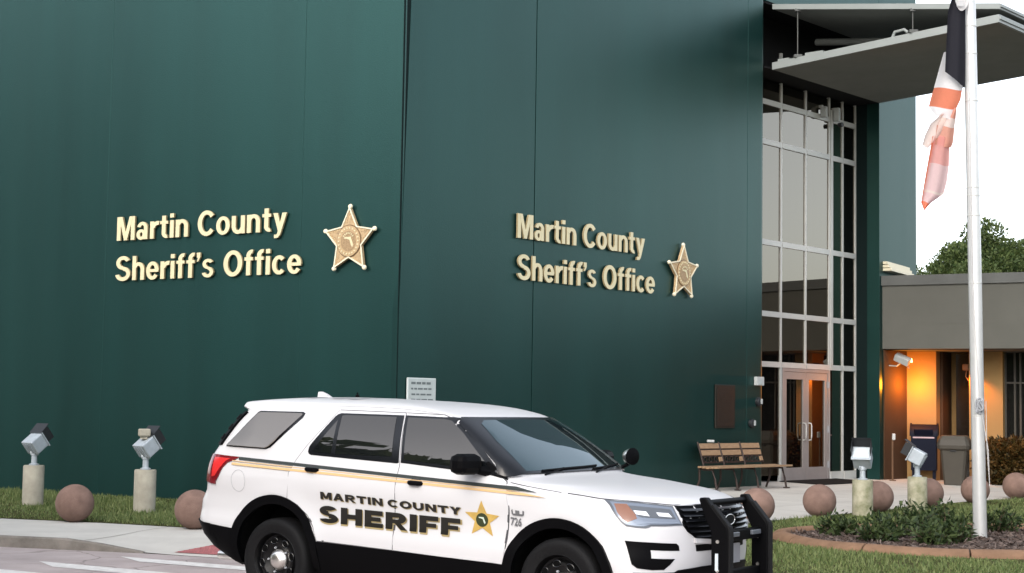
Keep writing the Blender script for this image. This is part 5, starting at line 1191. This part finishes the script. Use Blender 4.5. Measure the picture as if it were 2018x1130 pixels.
# low shrubs
shr = [(4.12, 20.35, .40, .30, 'leftmost low shrub at the tip of the flagpole bed'), (4.75, 20.0, .46, .40, 'dark low shrub left of centre in the bed, in front of the bright lens floodlight'), (4.45, 19.45, .34, .28, 'small shrub at the front edge in the left half of the bed'),
 (5.42, 21.3, .46, .42, 'rounded dark shrub in the back of the bed, in front of the mossy pedestal'), (5.0, 19.15, .42, .32, 'lighter green shrub at the front of the bed, left of the flagpole foot'), (5.35, 19.35, .38, .34, 'low dark shrub at the front of the bed touching the lighter green one'),
 (5.62, 20.75, .44, .46, 'upright shrub in the bed just left of the flagpole'), (6.35, 21.2, .52, .44, 'broad dark shrub in the bed just right of the flagpole'), (7.3, 20.9, .46, .34, 'low shrub in the bed near the right edge of the picture')]
for i, (x, y, rad, hh, lab) in enumerate(shr):
    rad *= .74; hh *= .86
    z0 = H(x, y)+.05; t = empty('shrub', (x, y, z0), 0, lab, 'shrub', 'low shrubs in the flagpole bed')
    ns = 26; q = MB(); C_ = []; N2 = []
    for s_ in range(ns):
        a = rng.random()*2*np.pi; rr = rad*math.sqrt(rng.random()); tip = np.array([rr*math.cos(a), rr*math.sin(a), hh*(.42+.58*rng.random())*(1-.45*(rr/rad)**2)])
        b0_ = np.array([.25*tip[0], .25*tip[1], -.04]); q.tube([b0_, (b0_+tip)/2+np.array([0, 0, .03]), tip], [.006, .005, .002], 5)
        for j in range(22):
            f = .25+.8*rng.random(); p = b0_+(tip-b0_)*f+rng.normal(size=3)*.035; C_.append(p); d = (tip-b0_)/np.linalg.norm(tip-b0_)*.5+rng.normal(size=3)*.8; d[2] += .35; N2.append(d)
    q.build('stem', 'stem', t); C_ = np.array(C_); C_[:, 2] = np.maximum(C_[:, 2], -.03)
    leaves('foliage', C_, N2, np.full(len(C_), .085), np.full(len(C_), .034), 'shrub', t)
# brownish hedge at the right
for x, y, rx, hh, lab in ((10.75, 34.95, .62, .98, 'brownish green hedge bush beside the flagpole under the grey fascia'), (11.9, 34.8, .75, .88, 'brownish bush at the right edge of the picture')):
    t = empty('bush', (x, y, H(x, y)), 0, lab, 'bush', 'brownish bushes under the grey fascia'); n = 6200
    u = rng.normal(size=(n, 3)); u /= np.linalg.norm(u, axis=1)[:, None]; lump = 1+.16*np.sin(5*u[:, 0]+2)*np.sin(6*u[:, 2])+.12*np.sin(9*u[:, 1]+4*u[:, 2]); r = (rng.random(n)**.35)*lump
    C_ = np.stack([u[:, 0]*r*rx, u[:, 1]*r*rx*.8, hh*.52+u[:, 2]*r*hh*.5], 1); C_[:, 2] = np.maximum(C_[:, 2], .03); leaves('foliage', C_, u+rng.normal(size=(n, 3))*.6, np.full(n, .10), np.full(n, .045), 'croton', t)
    q = MB()
    for k in range(7): a = k*.9; q.tube([(0.05*math.cos(a), .05*math.sin(a), -.02), (.3*rx*math.cos(a), .3*rx*math.sin(a), hh*.4), (.6*rx*math.cos(a), .6*rx*math.sin(a), hh*.75)], [.02, .014, .006], 6)
    q.build('stem', 'stem', t)
# trees
def tree(x, y, z0, hgt, crown, nclump, per, leaf, lab, group='trees beyond the grey building', seed=1):
    r_ = np.random.default_rng(seed); t = empty('tree', (x, y, z0), 0, lab, 'tree', group); rx, ry, rz, cz_ = crown
    q = MB(); q.tube([(0, 0, -.2), (.1, .05, hgt*.2), (-.05, .1, hgt*.42), (.05, 0, hgt*.62)], [hgt*.04, hgt*.032, hgt*.026, hgt*.015], 12)
    C_ = []; N2 = []
    for k in range(nclump):
        while True:
            u = r_.normal(size=3); u /= np.linalg.norm(u)
            if u[2] > -.45: break
        rad = .45+.5*r_.random()**.5; lump = 1+.13*math.sin(3.1*u[0]*2+seed)+.10*math.sin(7*u[1]+3*u[2]); c = np.array([u[0]*rx*rad*lump, u[1]*ry*rad*lump, cz_+u[2]*rz*rad*lump]); cr = (.24+.10*r_.random())*rz
        if k % 5 == 0: m1_ = np.array([c[0]*.35, c[1]*.35, cz_-rz*.35]); q.tube([(0, 0, hgt*.38), m1_, c], [hgt*.018, hgt*.011, hgt*.004], 7)
        v = r_.normal(size=(per, 3)); v /= np.linalg.norm(v, axis=1)[:, None]; rr = cr*r_.random(per)**.45
        p = c+v*rr[:, None]*np.array([1, 1, .72]); C_.append(p); d = v*.6+r_.normal(size=(per, 3))*.6; d[:, 2] += .5; N2.append(d)
    q.build('trunk', 'bark', t); C_ = np.concatenate(C_); N2 = np.concatenate(N2); leaves('crown', C_, N2, np.full(len(C_), leaf), np.full(len(C_), leaf*.62), 'tree', t); return t
tree(18.75, 60, 0, 8.3, (4.3, 3.0, 2.7, 5.65), 80, 1200, .125, 'big round dark green tree rising above the grey building behind the flagpole', seed=3)
tree(22.0, 62, 0, 8.4, (3.0, 3.0, 2.8, 6.2), 36, 950, .125, 'round green tree at the right edge above the grey building', seed=8)
tree(15.2, 64, 0, 7.3, (1.5, 1.6, 1.6, 6.1), 16, 600, .12, 'small low tree top showing beside the white roof flashing', seed=5)
# unseen wood behind the camera, shaped to darken reflections in walls and glass
C_ = []; N2 = []; r_ = np.random.default_rng(11)
for k in range(230):
    dg = 146+r_.random()*258; a = R(dg); d = 46+20*r_.random(); x, y = d*math.cos(a), d*math.sin(a); hh = 5+4.5*r_.random()
    if dg < 172: hh += 10*min(1, (172-dg)/10)
    if dg > 380: hh = 4.5+2*r_.random()
    n = int(500*(1+hh/9))
    u = r_.normal(size=(n, 3)); u /= np.linalg.norm(u, axis=1)[:, None]; rr = r_.random(n)**.4
    C_.append(np.stack([x+u[:, 0]*rr*3.0, y+u[:, 1]*rr*3.0, np.maximum(.1, hh*.52+u[:, 2]*rr*hh*.5)], 1)); N2.append(u+r_.normal(size=(n, 3))*.5)
for k in range(26):
    x, y = -19+9*r_.random()-.1*k, 15-.9*k+2*r_.random(); hh = (6.6+3.2*r_.random())*(.62 if k < 4 else 1); n = 620
    u = r_.normal(size=(n, 3)); u /= np.linalg.norm(u, axis=1)[:, None]; rr = r_.random(n)**.4
    C_.append(np.stack([x+u[:, 0]*rr*2.2, y+u[:, 1]*rr*2.2, np.maximum(.1, hh*.52+u[:, 2]*rr*hh*.5)], 1)); N2.append(u+r_.normal(size=(n, 3))*.5)
C_ = np.concatenate(C_); o = leaves('unseen_wood', C_, np.concatenate(N2), np.full(len(C_), .85), np.full(len(C_), .6), 'tree'); tag(o, kind='stuff')
bpy.context.view_layer.update()
